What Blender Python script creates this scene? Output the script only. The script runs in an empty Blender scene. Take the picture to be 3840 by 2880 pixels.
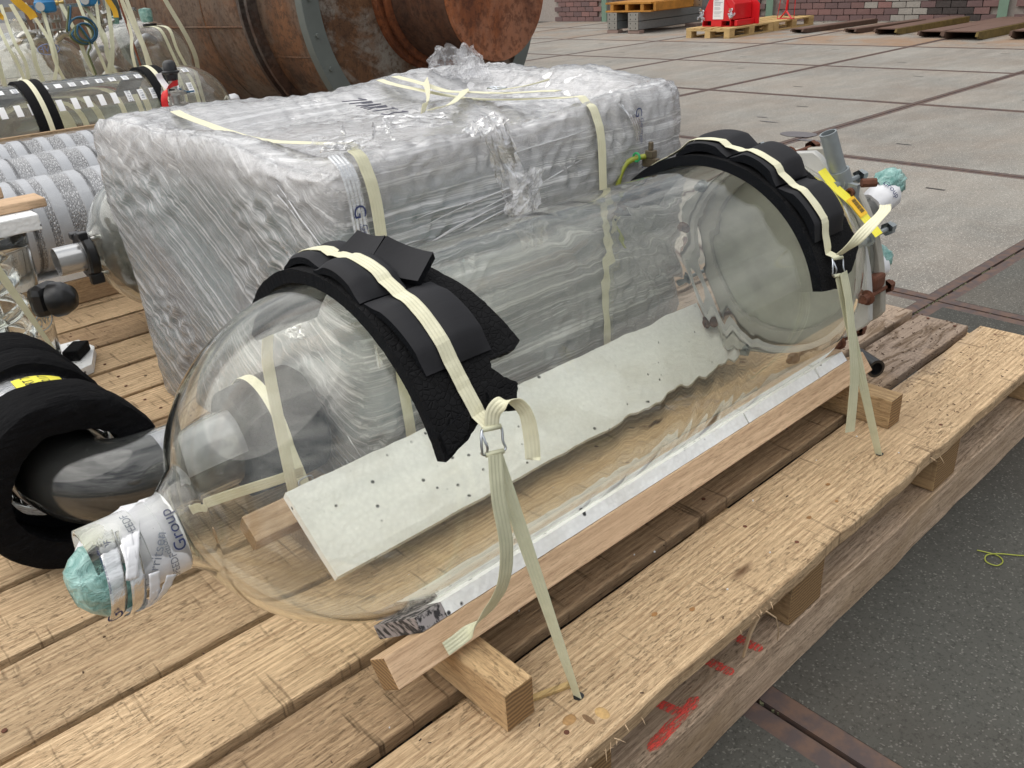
import bpy, bmesh, math, random
from math import sin, cos, pi, radians, sqrt
from mathutils import Vector, Matrix, noise
from mathutils.geometry import delaunay_2d_cdt
random.seed(7)
sc = bpy.context.scene
COL = sc.collection

# ------------------------------------------------------------------ camera
CAM = Vector((-1.492, -0.544, 1.160))
pitch, roll, az = 0.4573, -0.0653, radians(49.1)
Fh = Vector((cos(az), sin(az), 0)); R0 = Vector((sin(az), -cos(az), 0))
F = Fh * cos(pitch) + Vector((0, 0, -sin(pitch)))
U0 = Fh * sin(pitch) + Vector((0, 0, cos(pitch)))
Rr = R0 * cos(roll) + U0 * sin(roll)
Ur = U0 * cos(roll) - R0 * sin(roll)
cam = bpy.data.objects.new('camera', bpy.data.cameras.new('camera'))
COL.objects.link(cam)
cam.matrix_world = Matrix(((Rr.x, Ur.x, -F.x, CAM.x), (Rr.y, Ur.y, -F.y, CAM.y), (Rr.z, Ur.z, -F.z, CAM.z), (0, 0, 0, 1)))
cam.data.sensor_width = 36
cam.data.lens = 36 * 3168.7 / 3840
cam.data.clip_start = 0.02; cam.data.clip_end = 400
sc.camera = cam

# ------------------------------------------------------------------ world: veiled daylight
SUN_EL, SUN_AZ = radians(52), radians(150)      # azimuth measured from +X
world = bpy.data.worlds.new('World'); sc.world = world; world.use_nodes = True
wn = world.node_tree.nodes; wl = world.node_tree.links
bg = wn['Background']
sky = wn.new('ShaderNodeTexSky'); sky.sky_type = 'NISHITA'; sky.sun_disc = False
sky.sun_elevation = SUN_EL; sky.sun_rotation = radians(90) - SUN_AZ
sky.dust_density = 3.0; sky.air_density = 1.0
tc = wn.new('ShaderNodeTexCoord')
mp = wn.new('ShaderNodeMapping'); mp.inputs['Scale'].default_value = (1.6, 1.6, 4.0)
cn = wn.new('ShaderNodeTexNoise'); cn.inputs['Scale'].default_value = 1.5; cn.inputs['Detail'].default_value = 7; cn.inputs['Distortion'].default_value = .6
cr = wn.new('ShaderNodeValToRGB')
cr.color_ramp.elements[0].position = .38; cr.color_ramp.elements[0].color = (2.6, 2.8, 3.1, 1)
cr.color_ramp.elements[1].position = .62; cr.color_ramp.elements[1].color = (11.5, 11.4, 11.2, 1)
mx = wn.new('ShaderNodeMixRGB'); mx.inputs[0].default_value = .9
wl.new(tc.outputs['Generated'], mp.inputs[0]); wl.new(mp.outputs[0], cn.inputs['Vector']); wl.new(cn.outputs['Fac'], cr.inputs[0])
sxyz = wn.new('ShaderNodeSeparateXYZ'); wl.new(tc.outputs['Generated'], sxyz.inputs[0])
grd = wn.new('ShaderNodeMapRange'); grd.inputs['From Min'].default_value = 0; grd.inputs['From Max'].default_value = 1; grd.inputs['To Min'].default_value = .28; grd.inputs['To Max'].default_value = 1.5
wl.new(sxyz.outputs['Z'], grd.inputs[0])
ml = wn.new('ShaderNodeVectorMath'); ml.operation = 'SCALE'; wl.new(cr.outputs[0], ml.inputs[0]); wl.new(grd.outputs[0], ml.inputs['Scale'])
wl.new(sky.outputs[0], mx.inputs[1]); wl.new(ml.outputs[0], mx.inputs[2]); wl.new(mx.outputs[0], bg.inputs[0])
bg.inputs[1].default_value = 0.128
sun = bpy.data.objects.new('sun', bpy.data.lights.new('sun', 'SUN')); COL.objects.link(sun)
sun.data.energy = 1.5; sun.data.angle = radians(78); sun.data.color = (1, .96, .9)
sd = Vector((cos(SUN_EL) * cos(SUN_AZ), cos(SUN_EL) * sin(SUN_AZ), sin(SUN_EL)))
sun.rotation_euler = sd.to_track_quat('Z', 'Y').to_euler()
sc.view_settings.view_transform = 'Standard'; sc.view_settings.look = 'None'
sc.view_settings.exposure = 0.22; sc.view_settings.gamma = 1
sc.render.engine = 'CYCLES'
cy = sc.cycles
cy.max_bounces = 20; cy.transmission_bounces = 18; cy.transparent_max_bounces = 24; cy.glossy_bounces = 6; cy.diffuse_bounces = 3
cy.caustics_refractive = True; cy.caustics_reflective = True; cy.use_denoising = True; cy.blur_glossy = 0.0
cy.sample_clamp_indirect = 8

# ------------------------------------------------------------------ object helpers
def n3(x, y, z=0.0): return noise.noise(Vector((x, y, z)))
def rnd(a, b): return random.uniform(a, b)

def wloc(o):
    v = Vector((0, 0, 0))
    while o is not None: v += o.location; o = o.parent
    return v

def link(o, parent=None, at=None):
    COL.objects.link(o)
    if parent is not None: o.parent = parent
    if at is not None: o.location = Vector(at) - (wloc(parent) if parent is not None else Vector((0, 0, 0)))
    return o

def tag(o, label, cat, group=None):
    o['label'] = label; o['category'] = cat
    if group: o['group'] = group
    return o

def root(name, at, label, cat, group=None):
    o = bpy.data.objects.new(name, None); o.empty_display_size = .05
    link(o, None, at); return tag(o, label, cat, group)

def add(name, VF, mats, parent=None, smooth=False, origin=None, kind=None, bevel=0, midx=None, label=None, auto=None):
    V, Fc = VF[0], VF[1]
    if len(VF) > 2 and midx is None: midx = VF[2]
    V = [Vector(v) for v in V]
    if origin is None:
        n = len(V); cx = sum(v.x for v in V) / n; cyy = sum(v.y for v in V) / n
        origin = Vector((cx, cyy, min(v.z for v in V)))
    origin = Vector(origin)
    me = bpy.data.meshes.new(name)
    me.from_pydata([tuple(v - origin) for v in V], [], Fc)
    if not isinstance(mats, (list, tuple)): mats = [mats]
    for m in mats: me.materials.append(m)
    if midx: me.polygons.foreach_set('material_index', midx)
    if smooth: me.polygons.foreach_set('use_smooth', [True] * len(me.polygons))
    me.update()
    o = bpy.data.objects.new(name, me)
    link(o, parent, origin)
    if bevel:
        b = o.modifiers.new('bevel', 'BEVEL'); b.width = bevel; b.segments = 2; b.limit_method = 'ANGLE'
    if auto:
        me.polygons.foreach_set('use_smooth', [True] * len(me.polygons))
        me.set_sharp_from_angle(angle=radians(auto))
    if kind: o['kind'] = kind
    if label: o['label'] = label
    return o

def dup(o, parent, delta):
    c = o.copy(); COL.objects.link(c); c.parent = parent; c.location = o.location + Vector(delta); return c

# ------------------------------------------------------------------ geometry generators, all return (verts, faces)
def join(*parts):
    V, Fc, M = [], [], []
    for p in parts:
        b = len(V); V += [Vector(v) for v in p[0]]; Fc += [tuple(i + b for i in f) for f in p[1]]
        M += list(p[2]) if len(p) > 2 and p[2] else [0] * len(p[1])
    return V, Fc, M
def withmat(p, i): return p[0], p[1], [i] * len(p[1])
BOXF = [(0, 3, 2, 1), (4, 5, 6, 7), (0, 1, 5, 4), (1, 2, 6, 5), (2, 3, 7, 6), (3, 0, 4, 7)]
def box(x0, x1, y0, y1, z0, z1):
    return [Vector(p) for p in ((x0, y0, z0), (x1, y0, z0), (x1, y1, z0), (x0, y1, z0), (x0, y0, z1), (x1, y0, z1), (x1, y1, z1), (x0, y1, z1))], list(BOXF)
def obox(c, ax, ay, az_, sx, sy, sz):
    c, ax, ay, az_ = Vector(c), Vector(ax).normalized(), Vector(ay).normalized(), Vector(az_).normalized()
    V = []
    for (i, j, k) in ((-1, -1, -1), (1, -1, -1), (1, 1, -1), (-1, 1, -1), (-1, -1, 1), (1, -1, 1), (1, 1, 1), (-1, 1, 1)):
        V.append(c + ax * (i * sx / 2) + ay * (j * sy / 2) + az_ * (k * sz / 2))
    return V, list(BOXF)
def rot_about(VF, p, axis, ang):
    M = Matrix.Translation(Vector(p)) @ Matrix.Rotation(ang, 4, axis) @ Matrix.Translation(-Vector(p))
    return ([M @ Vector(v) for v in VF[0]], VF[1]) + tuple(VF[2:])
def prism(poly, c, ax, ay, n, h):
    """polygon in (ax, ay) plane at c, extruded along n by h"""
    c, ax, ay, n = Vector(c), Vector(ax), Vector(ay), Vector(n)
    k = len(poly)
    V = [c + ax * a + ay * b for a, b in poly] + [c + ax * a + ay * b + n * h for a, b in poly]
    Fc = [tuple(range(k))[::-1], tuple(range(k, 2 * k))] + [(i, (i + 1) % k, k + (i + 1) % k, k + i) for i in range(k)]
    return V, Fc
def frames(path, up=Vector((0, 0, 1))):
    P = [Vector(p) for p in path]; out = []; prev = None
    for i, p in enumerate(P):
        t = (P[min(i + 1, len(P) - 1)] - P[max(i - 1, 0)]).normalized()
        if prev is None:
            a = up if abs(t.dot(up)) < .9 else Vector((1, 0, 0))
            n = (a - t * a.dot(t)).normalized()
        else:
            n = (prev - t * prev.dot(t)).normalized()
        prev = n; out.append((p, t, n, t.cross(n)))
    return out
def smoothpath(P, k=8):
    P = [Vector(p) for p in P]; out = []
    for i in range(len(P) - 1):
        p0, p1, p2, p3 = P[max(i - 1, 0)], P[i], P[i + 1], P[min(i + 2, len(P) - 1)]
        for j in range(k):
            t = j / k
            out.append(.5 * ((2 * p1) + (p2 - p0) * t + (2 * p0 - 5 * p1 + 4 * p2 - p3) * t * t + (-p0 + 3 * p1 - 3 * p2 + p3) * t ** 3))
    return out + [P[-1]]
def tube(path, r, n=10, cap=True, inner=None):
    fr = frames(path); V, Fc = [], []
    for i, (p, t, a, b) in enumerate(fr):
        rr = r[i] if isinstance(r, (list, tuple)) else r
        for j in range(n):
            th = 2 * pi * j / n; V.append(p + a * (rr * cos(th)) + b * (rr * sin(th)))
    m = len(fr)
    for i in range(m - 1):
        for j in range(n):
            k = (j + 1) % n; Fc.append((i * n + j, i * n + k, (i + 1) * n + k, (i + 1) * n + j))
    if inner:
        b0 = len(V)
        for i, (p, t, a, b) in enumerate(fr):
            rr = (r[i] if isinstance(r, (list, tuple)) else r) - inner
            for j in range(n):
                th = 2 * pi * j / n; V.append(p + a * (rr * cos(th)) + b * (rr * sin(th)))
        for i in range(m - 1):
            for j in range(n):
                k = (j + 1) % n; Fc.append((b0 + i * n + k, b0 + i * n + j, b0 + (i + 1) * n + j, b0 + (i + 1) * n + k))
        for j in range(n):
            k = (j + 1) % n
            Fc.append((k, j, b0 + j, b0 + k)); e = (m - 1) * n; Fc.append((e + j, e + k, b0 + e + k, b0 + e + j))
    elif cap:
        Fc.append(tuple(range(n))[::-1]); Fc.append(tuple(range((m - 1) * n, m * n)))
    return V, Fc
def cyl(p0, p1, r, n=16): return tube([Vector(p0), Vector(p1)], r, n)
def lathe(prof, c, axis, n=48, fn=None, closed=False):
    """prof: list of (t, r) along axis from c. fn(t, th, r) -> r. closed: profile is a loop"""
    c, ax = Vector(c), Vector(axis).normalized()
    a = Vector((0, 0, 1)) if abs(ax.z) < .9 else Vector((1, 0, 0))
    e1 = (a - ax * a.dot(ax)).normalized(); e2 = ax.cross(e1)
    V, Fc = [], []
    for (t, r) in prof:
        for j in range(n):
            th = 2 * pi * j / n; rr = fn(t, th, r) if fn else r
            V.append(c + ax * t + e1 * (rr * cos(th)) + e2 * (rr * sin(th)))
    m = len(prof)
    for i in range(m if closed else m - 1):
        i2 = (i + 1) % m
        for j in range(n):
            k = (j + 1) % n; Fc.append((i * n + j, i2 * n + j, i2 * n + k, i * n + k))
    return V, Fc
def ribbon(path, sides, w, t=.0012, nw=8, wfun=None):
    """flat webbing along path; sides: width direction(s)"""
    P = [Vector(p) for p in path]; V, Fc = [], []; m = len(P)
    cols = nw + 1
    for lay in (1, -1):
        for i, p in enumerate(P):
            tt = (P[min(i + 1, m - 1)] - P[max(i - 1, 0)]).normalized()
            s = Vector(sides[i]) if isinstance(sides, list) else Vector(sides)
            s = (s - tt * s.dot(tt)).normalized(); nn = tt.cross(s)
            ww = w * (wfun(i / (m - 1)) if wfun else 1)
            for j in range(cols):
                f = j / nw - .5
                V.append(p + s * (f * ww) + nn * (lay * t / 2 + (.00028 if j % 2 else -.00028) * lay + .0002 * sin(i * 1.3 + j * .4)))
    L = m * cols
    for i in range(m - 1):
        for j in range(nw):
            a = i * cols + j
            Fc.append((a, a + 1, a + cols + 1, a + cols)); Fc.append((L + a, L + a + cols, L + a + cols + 1, L + a + 1))
    for i in range(m - 1):
        for j in (0, nw):
            a = i * cols + j
            Fc.append((a, a + cols, L + a + cols, L + a) if j == 0 else (a, L + a, L + a + cols, a + cols))
    for i in (0, m - 1):
        for j in range(nw):
            a = i * cols + j
            Fc.append((a, L + a, L + a + 1, a + 1) if i == 0 else (a, a + 1, L + a + 1, L + a))
    return V, Fc
def sheet(fn, nu, nv):
    V = [fn(i / nu, j / nv) for i in range(nu + 1) for j in range(nv + 1)]
    return V, [(i * (nv + 1) + j, (i + 1) * (nv + 1) + j, (i + 1) * (nv + 1) + j + 1, i * (nv + 1) + j + 1) for i in range(nu) for j in range(nv)]

_font = {}
def text2d(body, size):
    if body not in _font:
        c = bpy.data.curves.new('t', 'FONT'); c.body = body; c.size = 1; c.resolution_u = 3; c.align_x = 'CENTER'; c.align_y = 'CENTER'
        o = bpy.data.objects.new('t', c); me = bpy.data.meshes.new_from_object(o)
        _font[body] = ([tuple(v.co[:2]) for v in me.vertices], [tuple(p.vertices) for p in me.polygons])
        bpy.data.objects.remove(o); bpy.data.curves.remove(c); bpy.data.meshes.remove(me)
    v, f = _font[body]
    return [(x * size, y * size) for x, y in v], f
def text(body, size, c, ax, ay, off=.0008, mirror=False):
    c, ax, ay = Vector(c), Vector(ax).normalized(), Vector(ay).normalized(); n = ax.cross(ay)
    v, f = text2d(body, size)
    return [c + ax * (-x if mirror else x) + ay * y + n * off for x, y in v], f
def textmap(body, size, fn):
    v, f = text2d(body, size)
    return [Vector(fn(x, y)) for x, y in v], f

# ------------------------------------------------------------------ materials
class NT:
    def __init__(s, name):
        s.m = bpy.data.materials.new(name); s.m.use_nodes = True; s.n = s.m.node_tree.nodes; s.l = s.m.node_tree.links
        s.b = s.n['Principled BSDF']; s.out = s.n['Material Output']
        s.tc = s.n.new('ShaderNodeTexCoord')
        oi = s.n.new('ShaderNodeObjectInfo'); s.oi = oi
        ad = s.n.new('ShaderNodeVectorMath'); ad.operation = 'MULTIPLY_ADD'
        s.l.new(oi.outputs['Random'], ad.inputs[0]); ad.inputs[1].default_value = (37, 53, 71); s.l.new(s.tc.outputs['Object'], ad.inputs[2])
        s.obj = ad.outputs[0]
    def set(s, **k):
        for a, v in k.items():
            i = s.b.inputs[a.replace('_', ' ')]
            if hasattr(v, 'is_output') or isinstance(v, bpy.types.NodeSocket): s.l.new(v, i)
            else: i.default_value = v
        return s
    def map(s, scale, vec=None, rot=(0, 0, 0)):
        m = s.n.new('ShaderNodeMapping'); m.inputs['Scale'].default_value = scale; m.inputs['Rotation'].default_value = rot
        s.l.new(vec or s.obj, m.inputs[0]); return m.outputs[0]
    def noise(s, scale, detail=4, rough=.55, vec=None, dist=0):
        t = s.n.new('ShaderNodeTexNoise'); t.inputs['Detail'].default_value = detail; t.inputs['Roughness'].default_value = rough; t.inputs['Distortion'].default_value = dist
        if isinstance(scale, tuple): t.inputs['Scale'].default_value = 1; s.l.new(s.map(scale, vec), t.inputs['Vector'])
        else: t.inputs['Scale'].default_value = scale; s.l.new(vec or s.obj, t.inputs['Vector'])
        return t.outputs['Fac']
    def vor(s, scale, feat='F1', out='Distance', vec=None):
        t = s.n.new('ShaderNodeTexVoronoi'); t.feature = feat
        if isinstance(scale, tuple): t.inputs['Scale'].default_value = 1; s.l.new(s.map(scale, vec), t.inputs['Vector'])
        else: t.inputs['Scale'].default_value = scale; s.l.new(vec or s.obj, t.inputs['Vector'])
        return t.outputs[out]
    def wave(s, scale, dist=2, detail=2, dscale=1, direction='Y', vec=None):
        t = s.n.new('ShaderNodeTexWave'); t.bands_direction = direction; t.inputs['Scale'].default_value = 1
        t.inputs['Distortion'].default_value = dist; t.inputs['Detail'].default_value = detail; t.inputs['Detail Scale'].default_value = dscale
        s.l.new(s.map(scale, vec), t.inputs['Vector']); return t.outputs['Fac']
    def ramp(s, fac, stops):
        r = s.n.new('ShaderNodeValToRGB'); e = r.color_ramp.elements
        while len(e) < len(stops): e.new(.5)
        for i, (p, c) in enumerate(stops):
            e[i].position = p; e[i].color = tuple(c) + (1,) if not isinstance(c, (int, float)) else (c, c, c, 1)
        s.l.new(fac, r.inputs[0]); return r.outputs[0]
    def mix(s, fac, a, b, mode='MIX'):
        m = s.n.new('ShaderNodeMixRGB'); m.blend_type = mode
        for i, v in zip(m.inputs, (fac, a, b)):
            if isinstance(v, bpy.types.NodeSocket): s.l.new(v, i)
            elif isinstance(v, (int, float)): i.default_value = v if i.type == 'VALUE' else (v, v, v, 1)
            else: i.default_value = tuple(v) + (1,)
        return m.outputs[0]
    def math(s, op, a, b=0.0, c=0.0, clamp=False):
        m = s.n.new('ShaderNodeMath'); m.operation = op; m.use_clamp = clamp
        for i, v in zip(m.inputs, (a, b, c)):
            if isinstance(v, bpy.types.NodeSocket): s.l.new(v, i)
            else: i.default_value = v
        return m.outputs[0]
    def bump(s, h, strength=.3, dist=.01):
        b = s.n.new('ShaderNodeBump'); b.inputs['Strength'].default_value = strength; b.inputs['Distance'].default_value = dist
        s.l.new(h, b.inputs['Height']); s.l.new(b.outputs[0], s.b.inputs['Normal']); return s
    def rand(s, a=0., b=1.):
        return s.math('MULTIPLY_ADD', s.oi.outputs['Random'], b - a, a)

def plain(name, col, rough=.6, metal=0, var=.15, nscale=20, bump=0, bscale=60, **k):
    t = NT(name); f = t.noise(nscale, 5)
    c = t.mix(f, [max(0, x * (1 - var)) for x in col], [min(1, x * (1 + var)) for x in col])
    t.set(Base_Color=c, Roughness=rough, Metallic=metal, **k)
    if bump: t.bump(t.noise(bscale, 4), bump, .004)
    return t.m

def wood(name, light, dark, stain, sawn=1.0, axis=0, knot=(.13, .065, .03), rough=.82, bumps=.75, dirt=.45, grey=0):
    t = NT(name)
    sx = {0: (1, 1, 1)}[0]
    A = lambda a, b: (a, b, b) if axis == 0 else (b, a, b)
    fib = t.noise(A(9, 210), 8, .78)
    fine = t.noise(A(34, 430), 4, .75)
    ring = t.wave(A(.8, 26) if axis == 0 else (16, .9, 16), 7, 3, .9, 'Y' if axis == 0 else 'X')
    blot = t.noise(A(2.5, 9), 5, .6, dist=.4)
    c = t.mix(t.ramp(ring, [(.1, 0), (.95, 1)]), light, [l * .66 + d * .34 for l, d in zip(light, dark)])
    c = t.mix(t.math('MULTIPLY', t.ramp(fib, [(.38, 1), (.53, 0)]), .62), c, dark)
    c = t.mix(t.math('MULTIPLY', t.ramp(fine, [(.36, 1), (.5, 0)]), .55), c, [d * .7 for d in dark])
    c = t.mix(t.ramp(blot, [(.5, 0), (.72, .75)]), c, stain)
    # saw marks across the grain
    sawv = A(85, 6) if axis == 0 else (6, 85, 6)
    saw = t.noise(sawv, 2, .5, dist=.15)
    sawm = t.math('MULTIPLY', t.ramp(saw, [(.30, 1), (.40, 0)]), t.ramp(t.noise(A(3, 12), 3), [(.40, 0), (.55, 1)]))
    if sawn: c = t.mix(t.math('MULTIPLY', sawm, .55 * sawn), c, [d * .35 for d in dark])
    # rough torn specks
    sp = t.noise(A(70, 260), 4, .8)
    spm = t.math('MULTIPLY', t.ramp(sp, [(.36, 1), (.44, 0)]), t.ramp(t.noise(A(5, 14), 4), [(.38, 0), (.55, 1)]))
    c = t.mix(t.math('MULTIPLY', spm, dirt), c, [d * .3 for d in dark])
    kn = t.vor(A(2.1, 6.5), vec=t.mix(.03, t.obj, t.n.new('ShaderNodeTexNoise').outputs['Color'], 'ADD'))
    km = t.ramp(kn, [(.03, 1), (.085, 0)])
    c = t.mix(km, c, knot)
    if grey:
        gp = t.n.new('ShaderNodeNewGeometry'); sx3 = t.n.new('ShaderNodeSeparateXYZ'); t.l.new(gp.outputs['Position'], sx3.inputs[0])
        xx = t.math('ADD', sx3.outputs['X'], t.math('MULTIPLY', t.noise(6, 4), .45)); yy = t.math('ADD', sx3.outputs['Y'], t.math('MULTIPLY', t.noise(9, 3), .1))
        m1 = t.math('MULTIPLY', t.ramp(xx, [(.42, 0), (.62, 1)]), t.ramp(yy, [(.20, 0), (.26, 1)]))
        gc = t.mix(fib, (.13, .095, .075), (.50, .40, .325))
        gc = t.mix(t.ramp(t.noise(A(5, 30), 4, .6, dist=1.2), [(.40, .9), (.52, 0)]), gc, (.07, .045, .03))
        c = t.mix(t.math('MULTIPLY', m1, .8), c, gc)
    v = t.math('MULTIPLY_ADD', t.oi.outputs['Random'], .30, .86)
    c = t.mix(1.0, c, t.mix(0.0, v, v), 'MULTIPLY')
    t.set(Base_Color=c, Roughness=rough, Specular_IOR_Level=.25)
    h = t.math('ADD', t.math('MULTIPLY', fib, .8), t.math('MULTIPLY', fine, .5))
    h = t.math('SUBTRACT', h, t.math('MULTIPLY', sawm, .5 * sawn)); h = t.math('SUBTRACT', h, t.math('MULTIPLY', spm, .7))
    t.bump(h, bumps, .006)
    return t.m

W_DECK = wood('rough_sawn_wood', (.77, .565, .345), (.29, .17, .085), (.52, .365, .215), grey=1)
W_GREY = wood('weathered_wood', (.36, .265, .195), (.13, .085, .055), (.2, .145, .11), dirt=.95)
W_SHADE = wood('shaded_brown_wood', (.53, .37, .22), (.2, .12, .06), (.36, .245, .15), sawn=1.4, grey=1)  # deck wood with shade put into the colour; also serves brown timbers
W_PINK = wood('planed_pine', (.62, .44, .285), (.36, .225, .13), (.52, .35, .22), sawn=0, dirt=.15, bumps=.25)
W_BLOCK = wood('pine_block_wood', (.66, .46, .25), (.30, .18, .09), (.5, .33, .17), sawn=.25, axis=1, dirt=.35)
W_SKID = wood('wet_edge_wood', (.66, .50, .36), (.22, .14, .085), (.36, .245, .14), sawn=.2, dirt=.5)
W_EURO = wood('yellow_pallet_wood', (.62, .44, .2), (.4, .26, .11), (.5, .35, .17), sawn=0, dirt=.2)
t = NT('end_grain'); d = t.wave((45, 45, 45), 5, 2, .6, 'Z'); t.set(Base_Color=t.mix(d, (.33, .2, .085), (.16, .09, .04)), Roughness=.85); t.bump(t.noise(180, 4), .5, .004); W_END = t.m

# concrete plates and their steel edges
t = NT('exposed_aggregate_concrete')
big = t.noise(.55, 5, .6); agg = t.noise(120, 3, .8); speck = t.vor(320, out='Color')
sepr = t.n.new('ShaderNodeSeparateColor'); t.l.new(speck, sepr.inputs[0])
streak = t.noise((2.2, 7, 1), 5, .6)
c = t.mix(t.ramp(big, [(.35, 0), (.7, 1)]), (.205, .195, .175), (.30, .286, .255))
c = t.mix(t.ramp(streak, [(.45, 0), (.75, .5)]), c, (.38, .36, .32))
c = t.mix(t.math('MULTIPLY', t.ramp(agg, [(.35, 1), (.5, 0)]), .55), c, (.10, .095, .085))
c = t.mix(t.ramp(sepr.outputs[0], [(.93, 0), (.95, .7)]), c, (.62, .58, .52))
rustn = t.noise(1.3, 5, .65)
at = t.n.new('ShaderNodeAttribute'); at.attribute_type = 'OBJECT'; at.attribute_name = 'rust'
c = t.mix(t.math('MULTIPLY', t.ramp(rustn, [(.40, 0), (.62, 1)]), at.outputs['Fac']), c, (.30, .155, .065))
at2 = t.n.new('ShaderNodeAttribute'); at2.attribute_type = 'OBJECT'; at2.attribute_name = 'near_dark'
c = t.mix(at2.outputs['Fac'], c, t.mix(1.0, c, (.27, .28, .275), 'MULTIPLY'))
t.set(Base_Color=c, Roughness=.9, Specular_IOR_Level=.3); t.bump(agg, .6, .004); CONC = t.m
t = NT('brown_steel_edge'); t.set(Base_Color=t.mix(t.ramp(t.noise(30, 5), [(.4, 0), (.62, 1)]), (.085, .062, .058), (.14, .085, .062)), Roughness=.62, Metallic=.25); t.bump(t.noise(160, 3), .25, .002); EDGE = t.m
SOIL = plain('sand_in_joints', (.07, .062, .05), .95, var=.5, nscale=200, bump=.5)
MOSS = plain('moss', (.12, .12, .065), .95, var=.6, nscale=150)
SLOT = plain('slot_dark', (.035, .032, .03), .9)
OIL = plain('oil_stain_film', (.13, .12, .125), .5, var=.3)

BRK = []
for i, (a, b) in enumerate((((.15, .085, .08), (.21, .125, .115)), ((.12, .075, .075), (.17, .11, .105)), ((.20, .10, .09), (.26, .15, .135)))):
    t = NT('brick_face'); f = t.noise(40, 5, .7); c = t.mix(f, a, b)
    sc2 = t.noise(1.2, 4, vec=t.tc.outputs['Generated'])
    t.set(Base_Color=c, Roughness=.9); t.bump(t.noise(90, 4), .5, .006); BRK.append(t.m)
BRK_DARK = plain('sooty_brick', (.055, .045, .042), .95, var=.5, nscale=30, bump=.5)
BRK_PALE = plain('limed_brick', (.30, .28, .25), .95, var=.3, nscale=30, bump=.5)
MORTAR = plain('mortar', (.34, .30, .27), .95, var=.3, nscale=25, bump=.4)
GREEN = plain('sage_green_paint', (.15, .235, .175), .5, var=.15, nscale=8)

def glass(name, tint=(.96, .985, .95), dust=.0, absorb=0, wav=0, wscale=(30, 3, 3), dustcol=(.75, .78, .76), rough=0.0):
    t = NT(name)
    t.set(Base_Color=tuple(tint) + (1,), Transmission_Weight=1.0, Roughness=rough, IOR=1.47)
    if wav: t.bump(t.noise(wscale, 3, .5), wav, .01)
    if dust:
        df = t.n.new('ShaderNodeBsdfDiffuse'); df.inputs[0].default_value = tuple(dustcol) + (1,)
        ms = t.n.new('ShaderNodeMixShader')
        f = t.math('MULTIPLY', t.ramp(t.noise(5, 6, .62), [(.32, .25), (.7, 1)]), dust)
        sp = t.ramp(t.vor(140), [(.05, 1), (.09, 0)])
        spn = t.math('MULTIPLY', sp, t.ramp(t.noise(60, 2), [(.6, 0), (.66, .6)]))
        f = t.math('ADD', f, spn, clamp=True)
        t.l.new(f, ms.inputs[0]); t.l.new(t.b.outputs[0], ms.inputs[1]); t.l.new(df.outputs[0], ms.inputs[2]); t.l.new(ms.outputs[0], t.out.inputs['Surface'])
    if absorb:
        va = t.n.new('ShaderNodeVolumeAbsorption'); va.inputs['Color'].default_value = (.74, .77, .52, 1); va.inputs['Density'].default_value = absorb
        t.l.new(va.outputs[0], t.out.inputs['Volume'])
    return t.m
GLASS = glass('borosilicate_glass', (1, 1, .995), dust=.016, absorb=15, wav=.0)
GLASS2 = glass('old_glass', (.95, .96, .92), dust=.05)
GLASS3 = glass('thin_clear_glass', (.97, .98, .96), dust=.03)

def film(name, alpha=.35, col=(.8, .8, .81), streak=(6, 60, 60), rough=.12, crumple=.5, lo=.42, hi=.62, vec=None, veil=0):
    t = NT(name); st = t.noise(streak, 7, .72, dist=.35)
    if vec == 'diag':
        sb = t.noise((20, 1.3, 120), 7, .72, dist=.35, vec=t.map((1, 1, 1), rot=(radians(-38), 0, 0)))
        gn = t.n.new('ShaderNodeNewGeometry'); gx = t.n.new('ShaderNodeSeparateXYZ'); t.l.new(gn.outputs['True Normal'], gx.inputs[0])
        st = t.mix(t.ramp(t.math('ABSOLUTE', gx.outputs['X']), [(.45, 0), (.75, 1)]), st, sb)
    h = t.math('ADD', t.math('MULTIPLY', st, .7), t.math('MULTIPLY', t.noise(30, 6, .66, dist=1.8), .8))
    b = t.n.new('ShaderNodeBump'); b.inputs['Strength'].default_value = crumple; b.inputs['Distance'].default_value = .02; t.l.new(h, b.inputs['Height'])
    tr = t.n.new('ShaderNodeBsdfTransparent'); df = t.n.new('ShaderNodeBsdfDiffuse'); df.inputs[0].default_value = tuple(col) + (1,)
    gl = t.n.new('ShaderNodeBsdfGlossy'); gl.inputs['Roughness'].default_value = rough; fr = t.n.new('ShaderNodeFresnel'); fr.inputs[0].default_value = 1.6
    for n_ in (df, gl, fr): t.l.new(b.outputs[0], n_.inputs['Normal'])
    m1 = t.n.new('ShaderNodeMixShader'); m2 = t.n.new('ShaderNodeMixShader')
    t.l.new(t.ramp(st, [(lo, max(veil, alpha * .35)), (hi, min(1, alpha * 2.2))]), m1.inputs[0]); t.l.new(tr.outputs[0], m1.inputs[1]); t.l.new(df.outputs[0], m1.inputs[2])
    t.l.new(t.math('MULTIPLY', fr.outputs[0], 1.15, clamp=True), m2.inputs[0]); t.l.new(m1.outputs[0], m2.inputs[1]); t.l.new(gl.outputs[0], m2.inputs[2]); t.l.new(m2.outputs[0], t.out.inputs['Surface'])
    return t.m
FILM = film('stretch_film', .36, (.95, .95, .955), (1.6, 1.6, 120), .10, .42, .50, .66, 'diag', .28)
FILM_LOOSE = film('loose_plastic_film', .30, (.88, .88, .90), (25, 25, 8), .12, .3)
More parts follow.
